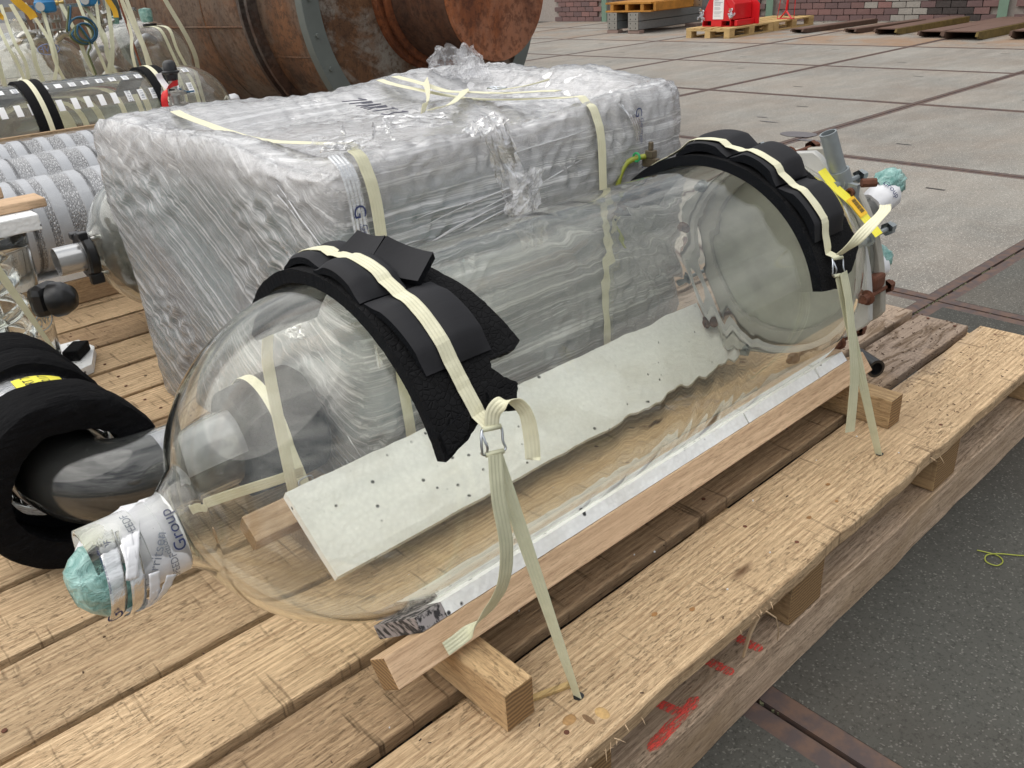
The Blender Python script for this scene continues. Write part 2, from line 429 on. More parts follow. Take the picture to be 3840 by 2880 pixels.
# bundle under the film
t = NT('bubble_wrapped_foam')
sxa = t.noise((3.0, 3.0, 70), 7, .7, dist=.5); sxb = t.noise((20, 3.0, 70), 7, .7, dist=.5, vec=t.map((1, 1, 1), rot=(radians(-38), 0, 0)))
gn = t.n.new('ShaderNodeNewGeometry'); gx = t.n.new('ShaderNodeSeparateXYZ'); t.l.new(gn.outputs['True Normal'], gx.inputs[0])
sx = t.mix(t.ramp(t.math('ABSOLUTE', gx.outputs['X']), [(.45, 0), (.75, 1)]), sxa, sxb); cr_ = t.noise(38, 6, .7, dist=1.8)
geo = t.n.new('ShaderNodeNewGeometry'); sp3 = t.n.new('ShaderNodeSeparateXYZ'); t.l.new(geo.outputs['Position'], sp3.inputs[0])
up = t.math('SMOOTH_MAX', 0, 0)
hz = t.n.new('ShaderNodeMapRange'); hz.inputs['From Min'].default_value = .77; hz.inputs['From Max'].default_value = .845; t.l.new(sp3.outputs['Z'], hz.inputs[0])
base = t.mix(t.ramp(t.math('ADD', t.math('MULTIPLY', sx, .5), t.math('MULTIPLY', t.noise(11, 7, .72, dist=1.2), .5)), [(.38, 0), (.62, 1)]), (.34, .34, .355), (.86, .86, .87))
base = t.mix(t.math('MULTIPLY', t.ramp(cr_, [(.38, 1), (.5, 0)]), .4), base, (.24, .235, .24))
px = t.n.new('ShaderNodeMapRange'); px.inputs['From Min'].default_value = .0; px.inputs['From Max'].default_value = -.75; t.l.new(sp3.outputs['X'], px.inputs[0])
teal = t.math('MULTIPLY', t.ramp(t.noise(3.1, 5, .65), [(.36, 0), (.47, 1)]), px.outputs[0])
base = t.mix(teal, base, t.mix(cr_, (.02, .12, .13), (.16, .40, .40)))
base = t.mix(t.math('MULTIPLY', t.ramp(t.noise(4.0, 4), [(.52, 0), (.60, .7)]), px.outputs[0]), base, (.16, .12, .12))
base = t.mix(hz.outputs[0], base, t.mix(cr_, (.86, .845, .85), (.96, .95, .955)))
t.set(Base_Color=base, Roughness=.45, Coat_Weight=.5, Coat_Roughness=.15); t.bump(t.math('ADD', t.math('MULTIPLY', sx, .6), t.math('MULTIPLY', cr_, .9)), .6, .015); BUNDLE = t.m

t = NT('expanded_polystyrene')
bd = t.vor(110); chip = t.vor(38); msk = t.noise(14, 3)
c = t.mix(t.ramp(bd, [(.0, 0), (.8, 1)]), (.95, .95, .94), (.86, .86, .85))
c = t.mix(t.math('MULTIPLY', t.ramp(t.math('ADD', chip, t.math('MULTIPLY', t.noise(70, 2), .12)), [(.15, 1), (.22, 0)]), t.ramp(msk, [(.45, 0), (.5, 1)])), c, (.03, .03, .035))
c = t.mix(t.ramp(t.noise(9, 5), [(.50, 0), (.75, .4)]), c, (.60, .56, .48))
t.set(Base_Color=c, Roughness=.75, Subsurface_Weight=.0); t.bump(bd, .35, .003); EPS = t.m
t = NT('charred_foam_end'); st = t.noise((90, 25, 90), 3, .6)
t.set(Base_Color=t.mix(t.ramp(st, [(.46, 0), (.54, 1)]), (.33, .30, .30), (.03, .028, .03)), Roughness=.8); EPS_DARK = t.m

t = NT('cracked_black_foam'); ck = t.vor(120, 'DISTANCE_TO_EDGE'); nn_ = t.noise(7, 4)
t.set(Base_Color=t.mix(t.noise(25, 5), (.004, .004, .0045), (.012, .012, .013)), Roughness=.85, Specular_IOR_Level=.16)
t.bump(t.math('ADD', t.ramp(ck, [(.0, 0), (.12, 1)]), t.math('MULTIPLY', t.noise(60, 4), .8)), .55, .006); FOAM = t.m
t = NT('smooth_black_foam'); t.set(Base_Color=t.mix(t.noise(12, 3), (.016, .016, .018), (.024, .024, .027)), Roughness=.7, Specular_IOR_Level=.25); t.bump(t.noise((8, 160, 160), 3), .12, .003); FOAM_S = t.m
t = NT('porous_foam_cut'); t.set(Base_Color=(.005, .006, .008, 1), Roughness=.9, Specular_IOR_Level=.15); t.bump(t.noise(420, 3), .8, .004); FOAM_P = t.m
t = NT('wrapped_foam_sleeve'); rr_ = t.noise((6, 90, 90), 4, .6)
t.set(Base_Color=t.mix(rr_, (.003, .003, .0035), (.008, .008, .009)), Roughness=.9, Specular_IOR_Level=.10); t.bump(t.math('ADD', rr_, t.noise(50, 5)), .8, .008); FOAM_W = t.m

t = NT('cream_webbing'); rb = t.noise(55, 3); 
t.set(Base_Color=t.mix(rb, (.66, .63, .43), (.76, .74, .56)), Roughness=.55, Subsurface_Weight=.0)
t.bump(t.wave((900, 900, 0), 0, 0, 1, 'DIAGONAL'), .12, .001); WEB = t.m
t = NT('olive_webbing'); rb = t.noise(45, 3)
t.set(Base_Color=t.mix(rb, (.50, .50, .34), (.66, .65, .47)), Roughness=.5); t.bump(t.wave((900, 900, 0), 0, 0, 1, 'DIAGONAL'), .12, .001); WEB2 = t.m
ZINC = plain('zinc_wire', (.55, .58, .62), .28, 1.0, var=.2)
STEEL = plain('stainless_steel', (.50, .49, .46), .3, .95, var=.25, nscale=30)
GALV = plain('galvanised_steel', (.30, .33, .34), .5, .55, var=.25, nscale=28, bump=.15)
PLATE = plain('pale_grey_cast_plate', (.48, .48, .46), .55, .1, var=.25, nscale=18, bump=.2)
RUSTB = plain('rusty_bolt', (.13, .05, .028), .85, .2, var=.5, nscale=60, bump=.5)
BLACKP = plain('black_plastic', (.014, .014, .015), .32, var=.2)
BLUE = plain('blue_enamel', (.02, .19, .42), .4)
ORANGE = plain('orange_yellow_plastic', (.72, .40, .02), .45)
YEL = plain('yellow_plastic_tag', (.87, .78, .06), .4, var=.06)
AMBER = plain('amber_label', (.86, .50, .02), .45, var=.05)
REDT = plain('red_tape', (.70, .02, .02), .4)
WHT = plain('white_tape', (.76, .76, .78), .35, var=.1, nscale=40, bump=.4, bscale=50)
GREYT = plain('grey_print', (.20, .22, .26), .5)
NAVY = plain('navy_ink', (.02, .035, .13), .5)
INK = plain('black_ink', (.015, .015, .018), .6)
PAPER = plain('white_paper', (.80, .80, .80), .6, var=.05)
TAPEC = film('clear_printed_tape', .75, (.80, .82, .84), (5, 30, 30), .2, .15)
RED = plain('red_machine_paint', (.62, .012, .018), .3, var=.1, Coat_Weight=.4)
REDSPRAY_ = plain('red_spray_paint', (.78, .07, .06), .8, var=.25, nscale=120, bump=.6, bscale=300)
RUST = plain('rusty_steel', (.095, .055, .038), .8, .25, var=.5, nscale=14, bump=.4)
RUSTY = plain('mossy_yellow_rust', (.15, .105, .03), .85, .1, var=.7, nscale=14, bump=.4)
YRUST = plain('rusty_yellow_paint', (.42, .19, .03), .7, .1, var=.6, nscale=10, bump=.3)
t = NT('red_spray_paint_worn'); tr = t.n.new('ShaderNodeBsdfTransparent'); ms = t.n.new('ShaderNodeMixShader'); t.set(Base_Color=(.88, .10, .075, 1), Roughness=.8)
t.l.new(t.ramp(t.noise((60, 260, 60), 5, .7), [(.42, .05), (.56, 1)]), ms.inputs[0]); t.l.new(tr.outputs[0], ms.inputs[1]); t.l.new(t.b.outputs[0], ms.inputs[2]); t.l.new(ms.outputs[0], t.out.inputs['Surface']); REDSPRAY = t.m
GCABLE = plain('green_yellow_cable', (.30, .33, .04), .45)
CABLE = plain('olive_cable_jacket', (.11, .13, .05), .45)
CABLEB = plain('blue_cable_jacket', (.02, .10, .18), .4)
t = NT('teal_bubble_wrap'); cv = t.noise(30, 5, .7, dist=1.2)
t.set(Base_Color=t.mix(t.ramp(cv, [(.35, 0), (.65, 1)]), (.09, .27, .24), (.38, .62, .57)), Roughness=.28, Coat_Weight=.6); t.bump(cv, .9, .012); TEAL = t.m

def rustmat(name, grey=.4, lo=(.055, .02, .012), hi=(.34, .125, .045), paint=(.27, .22, .17)):
    t = NT(name); a = t.noise(1.6, 8, .68, dist=.5); b = t.noise((5, 5, 1.6), 7, .7); c2 = t.noise(22, 6, .75)
    c = t.mix(t.ramp(b, [(.3, 0), (.68, 1)]), lo, hi)
    c = t.mix(t.math('MULTIPLY', t.ramp(c2, [(.42, 1), (.52, 0)]), .55), c, [x * .5 for x in lo])
    m = t.math('MULTIPLY', t.ramp(a, [(.47, 0), (.56, 1)]), grey)
    m = t.math('MULTIPLY', m, t.ramp(c2, [(.38, .3), (.5, 1)]))
    c = t.mix(m, c, t.mix(c2, paint, [x * 1.5 for x in paint]))
    t.set(Base_Color=c, Roughness=.8, Metallic=.1); t.bump(t.math('ADD', c2, b), .5, .02); return t.m
TANK = rustmat('brown_weathered_tank_skin', .6, (.05, .028, .018), (.20, .088, .036), (.115, .088, .066))
TANK2 = rustmat('tank_head_flaking_paint', .95, (.07, .032, .016), (.20, .095, .04), (.20, .185, .16))
TANKR = rustmat('deep_red_rust', .3, (.095, .027, .011), (.33, .10, .03), (.42, .22, .14))
TGREY = plain('grey_green_flange_paint', (.115, .13, .12), .65, var=.25, nscale=7, bump=.2)

def pk():
    t = NT('herringbone_packing'); 
    w1 = t.wave((75, 0, 75), 5, 1, 3, 'DIAGONAL'); v = t.vor((170, 60, 80), 'DISTANCE_TO_EDGE')
    t.set(Base_Color=t.mix(t.ramp(v, [(.02, 0), (.22, 1)]), (.13, .13, .132), (.58, .58, .59)), Roughness=.4, Metallic=.3); t.bump(v, 1, .01); return t.m
PACK = pk()
BAND = plain('milky_plastic_band', (.40, .41, .43), .4, var=.1, nscale=25)
t = NT('clear_sleeve'); tr = t.n.new('ShaderNodeBsdfTransparent'); ms = t.n.new('ShaderNodeMixShader')
t.set(Base_Color=(.8, .81, .83, 1), Roughness=.08, Coat_Weight=1.0)
t.bump(t.noise((4, 25, 25), 4, .6, dist=.8), .2, .01)
t.l.new(t.ramp(t.noise((3, 14, 14), 5, .6), [(.35, .05), (.75, .28)]), ms.inputs[0]); t.l.new(tr.outputs[0], ms.inputs[1]); t.l.new(t.b.outputs[0], ms.inputs[2]); t.l.new(ms.outputs[0], t.out.inputs['Surface']); SLEEVE = t.m

X_, Y_, Z_ = Vector((1, 0, 0)), Vector((0, 1, 0)), Vector((0, 0, 1))

# ================================================================== ground
gv, gf = [Vector((-60, -60, -.03)), Vector((14.0, -60, -.03)), Vector((14.0, 60, -.03)), Vector((-60, 60, -.03))], [(0, 1, 2, 3)]
ground = add('yard_ground', (gv, gf), CONC, origin=(0, 0, 0), kind='structure')
add('joint_bed', ([Vector((-6, -8, -.014)), Vector((13.4, -8, -.014)), Vector((13.4, 20, -.014)), Vector((-6, 20, -.014))], gf), SOIL, ground, kind='stuff')
G0 = Vector((11.709, 10.36, 0)); GA = Vector((-1.9996, .042, 0)); GB = Vector((-.041, -1.9996, 0))
ga, gb = GA.normalized(), GB.normalized()
def plate(slots=True):
    h, e, g = 1.0, .040, .0055
    o = h - g; i = o - e; V = []
    for r, z in ((o, -.012), (o, 0), (i, 0), (i, .0012)):
        for sx_, sy_ in ((-1, -1), (1, -1), (1, 1), (-1, 1)): V.append(ga * (sx_ * r) + gb * (sy_ * r) + Z_ * z)
    Fc, M = [], []
    for k in range(2):
        for j in range(4): Fc.append((k * 4 + j, k * 4 + (j + 1) % 4, k * 4 + 4 + (j + 1) % 4, k * 4 + 4 + j)); M.append(1)
    for j in range(4): Fc.append((8 + j, 8 + (j + 1) % 4, 12 + (j + 1) % 4, 12 + j)); M.append(0)
    Fc.append((12, 13, 14, 15)); M.append(0)
    for (a, b) in () if not slots else ((-.52, .3), (.5, -.35)):
        n = len(V); c = ga * a + gb * b + Z_ * .0022
        V += [c - ga * .011 - gb * .05, c + ga * .011 - gb * .05, c + ga * .011 + gb * .05, c - ga * .011 + gb * .05]; Fc.append((n, n + 1, n + 2, n + 3)); M.append(2)
    return V, Fc, M
pl0 = {}
for a in range(-1, 8):
    for b in range(-4, 8):
        c = G0 + GA * (a + .5) + GB * (b + .5)
        if c.x > 12.2 and c.x > 12.8: continue
        kk = c.y + .6 * c.x > 3
        if kk not in pl0:
            p = add('concrete_plate', plate(kk), [CONC, EDGE, SLOT], ground, origin=(0, 0, 0)); pl0[kk] = p; p.location = c
        else: p = pl0[kk].copy(); COL.objects.link(p); p.parent = ground; p.location = c
        p['rust'] = .6 if (c.x > 9.5 and c.y < 8) else (.35 if c.x > 9.5 else .12)
        p['near_dark'] = max(0.0, min(1.0, (3.0 - (c.y + .55 * c.x)) / 2.6))  # darkening factor, grows towards the near plates
# oil stains by the joint
def blob(c, rx, ry, z, k=26, s=0):
    P = [Vector((c[0] + rx * (1 + .25 * n3(cos(2 * pi * j / k) * 1.4 + s, sin(2 * pi * j / k) * 1.4)) * cos(2 * pi * j / k), c[1] + ry * (1 + .25 * n3(cos(2 * pi * j / k) * 2 + s, sin(2 * pi * j / k) * 2, 5)) * sin(2 * pi * j / k), z)) for j in range(k)]
    return P, [tuple(range(k))]
add('oil_stain', join(blob((4.02, 2.60), .10, .13, .0042), blob((3.86, 2.42), .03, .10, .0042, s=3), blob((4.35, 3.05), .012, .08, .0042, s=5), blob((4.5, 3.2), .01, .05, .0042, s=8)), OIL, ground, kind='stuff')
# moss and grit in the joints
mv = []
for q in range(2600):
    if random.random() < .5: c = G0 + GB * 5 + GA * rnd(3.2, 5.2)
    elif random.random() < .5: c = G0 + GA * random.choice((5, 6)) + GB * rnd(4.3, 6)
    else: c = G0 + GB * 4 + GA * rnd(2, 5)
    if n3(c.x * 9, c.y * 9, 3) < .02: continue
    c = c + Vector((random.gauss(0, .004), random.gauss(0, .004), -.004)); s = rnd(.0006, .0022)
    mv.append(rot_about(box(c.x - s * 1.6, c.x + s * 1.6, c.y - s, c.y + s, c.z - .004, c.z + s * .9), c, 'Z', rnd(0, 3)))
add('joint_moss', join(*mv), MOSS, ground, kind='stuff')

# ================================================================== brick wall and posts
wall = root('brick_wall', (13.3, 8.5, 0), 'long purple brown brick wall along the far side of the yard', 'wall')
t = NT('distant_brickwork'); br = t.n.new('ShaderNodeTexBrick'); br.inputs['Scale'].default_value = 1
mpn = t.n.new('ShaderNodeMapping'); mpn.inputs['Rotation'].default_value = (radians(90), 0, radians(90)); 
sepn = t.n.new('ShaderNodeSeparateXYZ'); cmb = t.n.new('ShaderNodeCombineXYZ'); t.l.new(t.tc.outputs['Object'], sepn.inputs[0]); t.l.new(sepn.outputs['Y'], cmb.inputs['X']); t.l.new(sepn.outputs['Z'], cmb.inputs['Y']); t.l.new(cmb.outputs[0], br.inputs['Vector'])
br.inputs['Brick Width'].default_value = .235; br.inputs['Row Height'].default_value = .1; br.inputs['Mortar Size'].default_value = .006
br.inputs['Color1'].default_value = (.15, .09, .085, 1); br.inputs['Color2'].default_value = (.2, .12, .11, 1); br.inputs['Mortar'].default_value = (.26, .225, .2, 1)
t.set(Base_Color=br.outputs['Color'], Roughness=.9)
add('wall_core', box(13.31, 13.6, -8, 26, 0, .62), MORTAR, wall)
add('upper_wall', box(13.295, 13.6, -8, 26, .62, 3.4), t.m, wall)
posts_y = (12.64, 8.65, 4.69)
bmesh_cache = {}
def brick_mesh(k, mat):
    if (k, mat.name) not in bmesh_cache:
        me = bpy.data.meshes.new('brick'); V, Fc = box(-.05, .012, -.111, .111, 0, .088)
        random.seed(50 + k)
        V = [v + Vector((rnd(-.003, .003), rnd(-.004, .004), rnd(-.003, .003))) for v in V]
        me.from_pydata([tuple(v) for v in V], [], Fc); me.materials.append(mat); me.update(); bmesh_cache[(k, mat.name)] = me
    return bmesh_cache[(k, mat.name)]
random.seed(3)
for r in range(6):
    y = 3.95 + (.1175 if r % 2 else 0); k = 0
    while y < 14.1:
        z = .006 + r * .1
        if not any(abs(y - p) < .16 for p in posts_y):
            d = abs(y - 5.45) + abs(z - .15) * 2.0 + n3(y * 3, z * 8) * .5; m = BRK[random.choice((0, 0, 1, 1, 2))]
            if d < .42 + random.uniform(-.1, .25): m = BRK_DARK
            elif .4 < d < 1.25 and random.random() < .42: m = BRK_PALE
            o = bpy.data.objects.new('brick', brick_mesh((r * 7 + k) % 5, m)); COL.objects.link(o); o.parent = wall; o.location = Vector((13.3, y, z)) - wall.location
        y += .235; k += 1
for i, py in enumerate(posts_y):
    t_ = ('in front of the wall behind the stacked grey beams', 'in front of the wall behind the red stand', 'at the right end of the wall beside the sooty bricks')[i]
    p = root('steel_post', (13.2, py, 0), 'sage green painted steel post ' + t_, 'post', 'green posts along the brick wall')
    add('flange', box(13.20, 13.212, py - .07, py + .07, 0, 3.4), GREEN, p)
    add('web', box(13.212, 13.288, py - .006, py + .006, 0, 3.4), GREEN, p)
# litter at the foot of the wall
dv = []
for q in range(420):
    c = Vector((13.28 - abs(random.gauss(0, .09)), rnd(4, 12.5), .004)); s = rnd(.006, .022)
    dv.append(rot_about(box(c.x - s, c.x + s, c.y - s * .6, c.y + s * .6, c.z - .003, c.z + s * .5), c, 'Z', rnd(0, 3)))
add('wall_foot_grit', join(*dv), plain('grit', (.2, .185, .16), .95, var=.5, nscale=8), kind='stuff')

# ================================================================== far yard: beams, pallets, red machine, channels
def boxbeam(x0, x1, yc, z0, name, label, w=.2, h=.14):
    b = root(name, (x0, yc, z0), label, 'steel beam', 'grey steel beams stacked by the wall')
    m = rot_about
    add('beam_body', box(x0 + .012, x1, yc - w / 2, yc + w / 2, z0 + .004, z0 + h - .004), GALV, b, bevel=.006)
    add('end_plate', box(x0, x0 + .012, yc - w / 2 - .01, yc + w / 2 + .01, z0 + .002, z0 + h - .002), STEEL, b)
    for dy in (-.06, .06):
        for dz in (.035, .105): add('bolt_hole', cyl((x0 - .0015, yc + dy, z0 + dz), (x0 + .004, yc + dy, z0 + dz), .011, 10), BLACKP, b)
    return b
boxbeam(10.77, 13.0, 10.27, .06, 'box_beam', 'lower grey box beam of the left stack, bolted end plate facing the yard')
boxbeam(10.77, 13.0, 10.27, .20, 'box_beam', 'upper grey box beam of the left stack, under the rusty yellow lifting frame')
boxbeam(10.72, 13.0, 9.75, .06, 'box_beam', 'lower grey box beam of the right stack, nearest the red machine')
boxbeam(10.72, 13.0, 9.75, .20, 'box_beam', 'upper grey box beam of the right stack, with a short beam lying over it')
b = boxbeam(11.9, 13.1, 9.3, .343, 'box_beam', 'short pale grey beam lying on top of the stack beside the red machine', .22, .13)
for i, (yy, lab) in enumerate(((10.27, 'small concrete block under the left stack of grey beams'), (9.75, 'small concrete block under the right stack of grey beams'), (9.55, 'small concrete block under the far end of the grey beams'))):
    x = (10.78, 10.74, 12.1)[i]
    o = add('concrete_block', box(x, x + .14, yy - .12, yy + .13, .003, .058), plain('block_concrete', (.28, .2, .17), .9), bevel=.004); tag(o, lab, 'concrete block', 'concrete blocks under the beams')
lf = root('lifting_frame', (10.8, 10.1, .343), 'rusty yellow steel frame with two fork pockets lying on the grey beams', 'steel frame')
for y0 in (9.62, 9.96, 10.30): add('web_plate', box(10.8, 11.9, y0 - .035, y0 + .035, .37, .47), YRUST, lf)
add('bottom_plate', box(10.79, 11.95, 9.42, 10.44, .344, .369), YRUST, lf); add('top_plate', box(10.79, 11.95, 9.42, 10.44, .471, .50), YRUST, lf)
add('side_channel', box(10.85, 11.95, 9.36, 9.415, .36, .49), YRUST, lf)

def euro(x0, label):
    y0, y1 = 7.42, 8.22
    p = root('wooden_pallet', (x0, 7.82, 0), label, 'pallet', 'yellow pallets by the wall')
    for y in (y0, y0 + .35, y1 - .1): add('bottom_runner', box(x0, x0 + 1.2, y, y + .1, .002, .022), W_EURO, p)
    for y in (y0, y0 + .35, y1 - .1):
        for x in (x0, x0 + .53, x0 + 1.06): add('block', box(x + .002, x + .14, y + .001, y + .099, .0225, .10), W_EURO, p)
    for x in (x0, x0 + .53, x0 + 1.055): add('cross_board', box(x + .001, x + .144, y0, y1, .1005, .1215), W_EURO, p)
    for k, y in enumerate((y0, y0 + .165, y0 + .345, y0 + .525, y0 + .66)): add('top_board', box(x0, x0 + 1.2, y, y + (.14 if k in (0, 4) else .11), .122, .144), W_EURO, p)
euro(10.19, 'near yellow wooden pallet carrying the red machine'); euro(11.41, 'far yellow wooden pallet carrying the red stand, against the wall')

rm = root('red_machine', (10.7, 7.82, .145), 'bright red steel box with slanted shoulders, paper sheet and two chain bundles', 'machine')
def oct_(yc, w, z0, zs, zt, wt): return [(yc - w / 2, z0), (yc + w / 2, z0), (yc + w / 2, zs), (yc + wt / 2, zt), (yc - wt / 2, zt), (yc - w / 2, zs)]
add('front_plate', prism([(7.60, .238), (8.12, .238), (8.12, .34), (7.96, .56), (7.76, .56), (7.60, .34)], (10.48, 0, 0), Y_, Z_, X_, .02), RED, rm, origin=(10.48, 7.84, .238))
add('fork_pocket', join(box(10.47, 10.60, 7.60, 7.60 + .012, .146, .236), box(10.47, 10.60, 8.108, 8.12, .146, .236), box(10.47, 10.60, 7.765, 7.955, .146, .236), box(10.475, 10.60, 7.613, 7.764, .146, .156), box(10.475, 10.60, 7.956, 8.107, .146, .156), box(10.475, 11.0, 7.60, 8.12, .226, .237)), RED, rm)
add('pocket_back', box(10.6, 10.61, 7.6, 8.12, .147, .225), BLACKP, rm)
add('hopper', prism([(7.56, .24), (8.10, .24), (8.10, .40), (7.98, .62), (7.70, .62), (7.56, .46)], (10.502, 0, 0), Y_, Z_, X_, .46), RED, rm, origin=(10.7, 7.8, .24), bevel=.008)
add('rear_plate', prism([(7.43, .15), (8.12, .15), (8.12, .5), (7.5, .5), (7.43, .43)], (10.97, 0, 0), Y_, Z_, X_, .02), RED, rm, origin=(10.97, 7.8, .15))
add('side_rail', box(10.5, 10.965, 7.50, 7.555, .15, .235), RED, rm, bevel=.01)
pp = add('paper_sheet', box(10.472, 10.4785, 7.74, 7.93, .25, .53), PAPER, rm)
lines = [text('SAFETY', .028, (10.4715, 7.87, .512), -Y_, Z_)]
random.seed(5)
lv = [box(10.4705, 10.4715, 7.76, 7.91, .488, .494)]
for k in range(13): 
    if k % 4 != 3: lv.append(box(10.4706, 10.4714, 7.76 + rnd(0, .05), 7.91, .475 - k * .015, .479 - k * .015))
add('print', join(*lv, *lines), GREYT, pp)
def chain(yc, zc, lab):
    V = []
    random.seed(int(yc * 10))
    for q in range(26):
        c = Vector((10.455 + rnd(-.02, .02), yc + random.gauss(0, .022), zc + random.gauss(0, .042)))
        a = rnd(0, pi); e1 = Vector((rnd(-.5, .5), cos(a), sin(a))).normalized(); e2 = e1.cross(Vector((1, rnd(-.6, .6), rnd(-.6, .6)))).normalized()
        V.append(tube([c + e1 * (.02 * cos(2 * pi * j / 10)) + e2 * (.011 * sin(2 * pi * j / 10)) for j in range(11)], .0042, 6, False))
    ch = root('chain', (10.455, yc, zc - .08), lab, 'chain', 'chain bundles on the red machine')
    add('links', join(*V), ZINC, ch, smooth=True)
    add('shackle', cyl((10.44, yc + .01, zc + .075), (10.47, yc + .01, zc + .075), .011, 10), plain('brass', (.5, .35, .12), .4, .7), ch)
chain(8.13, .31, 'silver chain bundle hanging on the left shoulder of the red machine'); chain(7.60, .32, 'silver chain bundle hanging on the right shoulder of the red machine')
ts = root('red_stand', (11.87, 7.5, .145), 'thin red tubular stand with forked feet on the far pallet', 'stand')
add('upright', cyl((11.87, 7.50, .27), (11.87, 7.44, .95), .018, 10), RED, ts)
for s in (-1, 1):
    add('leg', cyl((11.87, 7.50, .27), (11.87 + .03 * s, 7.50 + .13 * s, .146), .013, 8), RED, ts)
    add('wire_rope', cyl((11.86 + .03 * s, 7.50 + .17 * s, .148), (11.87, 7.45 + .10 * s, .95), .005, 6), RED, ts)
add('foot_bar', cyl((11.9, 7.36, .155), (11.84, 7.64, .155), .008, 8), RED, ts)

def channel(x0, y0, y1, L, ang, h, label, mat2=RUST):
    c = Vector((x0, (y0 + y1) / 2, 0)); w = abs(y1 - y0)
    r = root('steel_channel', c, label, 'steel channel', 'rusty channels lying on the yard')
    def T(g): return rot_about(g, c, 'Z', ang)
    yc = c.y
    add('top_web', T(box(x0 + .06, x0 + L, yc - w / 2 + .045, yc + w / 2 - .045, h - .014, h)), plain('rust_brown_top', (.15, .09, .068), .75, .2, var=.3, nscale=6), r)
    for s in (-1, 1):
        yy = yc + s * (w / 2 - .028)
        poly = [(x0, h * .45), (x0 + .02, h * .95), (x0 + L, h * .95), (x0 + L, .004), (x0 + .16, .004), (x0 + .16, h * .12), (x0 + .11, h * .10), (x0 + .11, h * .24), (x0 + .06, h * .22), (x0 + .06, h * .36)]
        add('side_flange', T(prism(poly, (0, yy - .016, 0), X_, Z_, Y_, .032)), mat2 if s < 0 else RUST, r)
channel(11.03, 6.67, 6.93, 1.9, radians(-7), .07, 'thin dark rusty channel lying nearest the yellow pallets')
channel(11.11, 5.87, 6.11, 1.7, radians(-9), .07, 'thin dark rusty channel second from the pallets')
channel(10.93, 5.19, 5.56, 2.15, radians(-3), .09, 'wide brown channel with mossy yellow side, in front of the pale wall patch', RUSTY)
channel(10.61, 4.43, 4.80, 2.3, radians(-5), .09, 'brown channel lying close beside the mossiest big channel')
channel(10.37, 3.90, 4.38, 2.7, radians(-3), .11, 'largest brown channel with mossy yellow side and serrated end', RUSTY)
channel(10.52, 3.15, 3.63, 2.6, radians(-3), .11, 'serrated rusty channel cut by the right edge of the photo')

# ================================================================== rusty tank
TC = Vector((2.263, 3.685, 1.068)); TA = Vector((-.0823, .9966, 0))
tank = root('rusty_tank', (2.15, 5.0, 0), 'huge brown rusty steel tank lying on its side with a round blind end', 'tank')
add('end_disc', lathe([(0, 0), (0, .43), (.022, .434)], TC, TA, 72), TANKR, tank, auto=40)
add('neck', lathe([(.022, .436), (.032, .428), (.56, .428)], TC, TA, 72), rustmat('dark_neck_rust', .2, (.04, .018, .011), (.13, .05, .022), (.16, .10, .07)), tank, auto=40)
add('neck_flange', lathe([(.50, .43), (.50, .47), (.53, .47), (.53, .445), (.56, .445), (.56, .50), (.60, .50), (.60, .43)], TC, TA, 72), TANKR, tank, auto=40)
add('head', lathe([(.60, .46), (.605, .62), (.615, .80), (.62, .965)], TC, TA, 96), TANK2, tank, auto=40)
add('end_flange', lathe([(.585, .90), (.585, 1.018), (.65, 1.018), (.65, .90)], TC, TA, 96), TGREY, tank, auto=40)
nb = 40
add('body', lathe([(.65, .905), (1.26, .905), (1.26, .90), (3.3, .90), (5.2, .90)], TC, TA, 96), TANK, tank, auto=40)
add('body_flange', lathe([(1.24, .90), (1.24, .975), (1.27, .975), (1.27, .93), (1.33, .93), (1.33, .975), (1.36, .975), (1.36, .90)], TC, TA, 96), rustmat('dark_flange', .5, (.04, .022, .016), (.12, .06, .035), (.10, .095, .085)), tank, auto=40)
add('body_flange', lathe([(3.2, .90), (3.2, .975), (3.3, .975), (3.3, .90)], TC, TA, 96), TGREY, tank, auto=40)
e1 = Z_; e2 = TA.cross(e1)
bv = []
bolt0 = None
for j in range(30):
    th = 2 * pi * (j + .5) / 30; p = TC + e1 * (.965 * cos(th)) + e2 * (.965 * sin(th)) + TA * .585
    if bolt0 is None: bolt0 = add('bolt', lathe([(-.014, 0), (-.014, .013), (0, .015)], p, TA, 8), TGREY, tank, origin=p)
    else: c = bolt0.copy(); COL.objects.link(c); c.parent = tank; c.location = p - tank.location
# weld seams
sv = [lathe([(t0 - .006, .9), (t0, .9055), (t0 + .006, .9)], TC, TA, 96) for t0 in (1.95, 2.75)]
def seam(th, t0, t1): 
    p0 = TC + e1 * (.9015 * cos(th)) + e2 * (.9015 * sin(th))
    return tube([p0 + TA * t0, p0 + TA * t1], .007, 6)
sv += [seam(radians(s), a, b) for s, a, b in ((100, 1.36, 3.2), (260, 1.36, 3.2), (248, .65, 1.24), (105, .65, 1.24))]
add('weld_seam', join(*sv), TANK, tank)
for tt in (.95, 3.0):
    p = TC + TA * tt
    add('saddle', prism([(-.75, 0.003), (.75, 0.003), (.62, .42), (.3, .24), (-.3, .24), (-.62, .42)], (p.x, p.y, 0), (1, .08, 0), Z_, TA, .12), TGREY, tank)

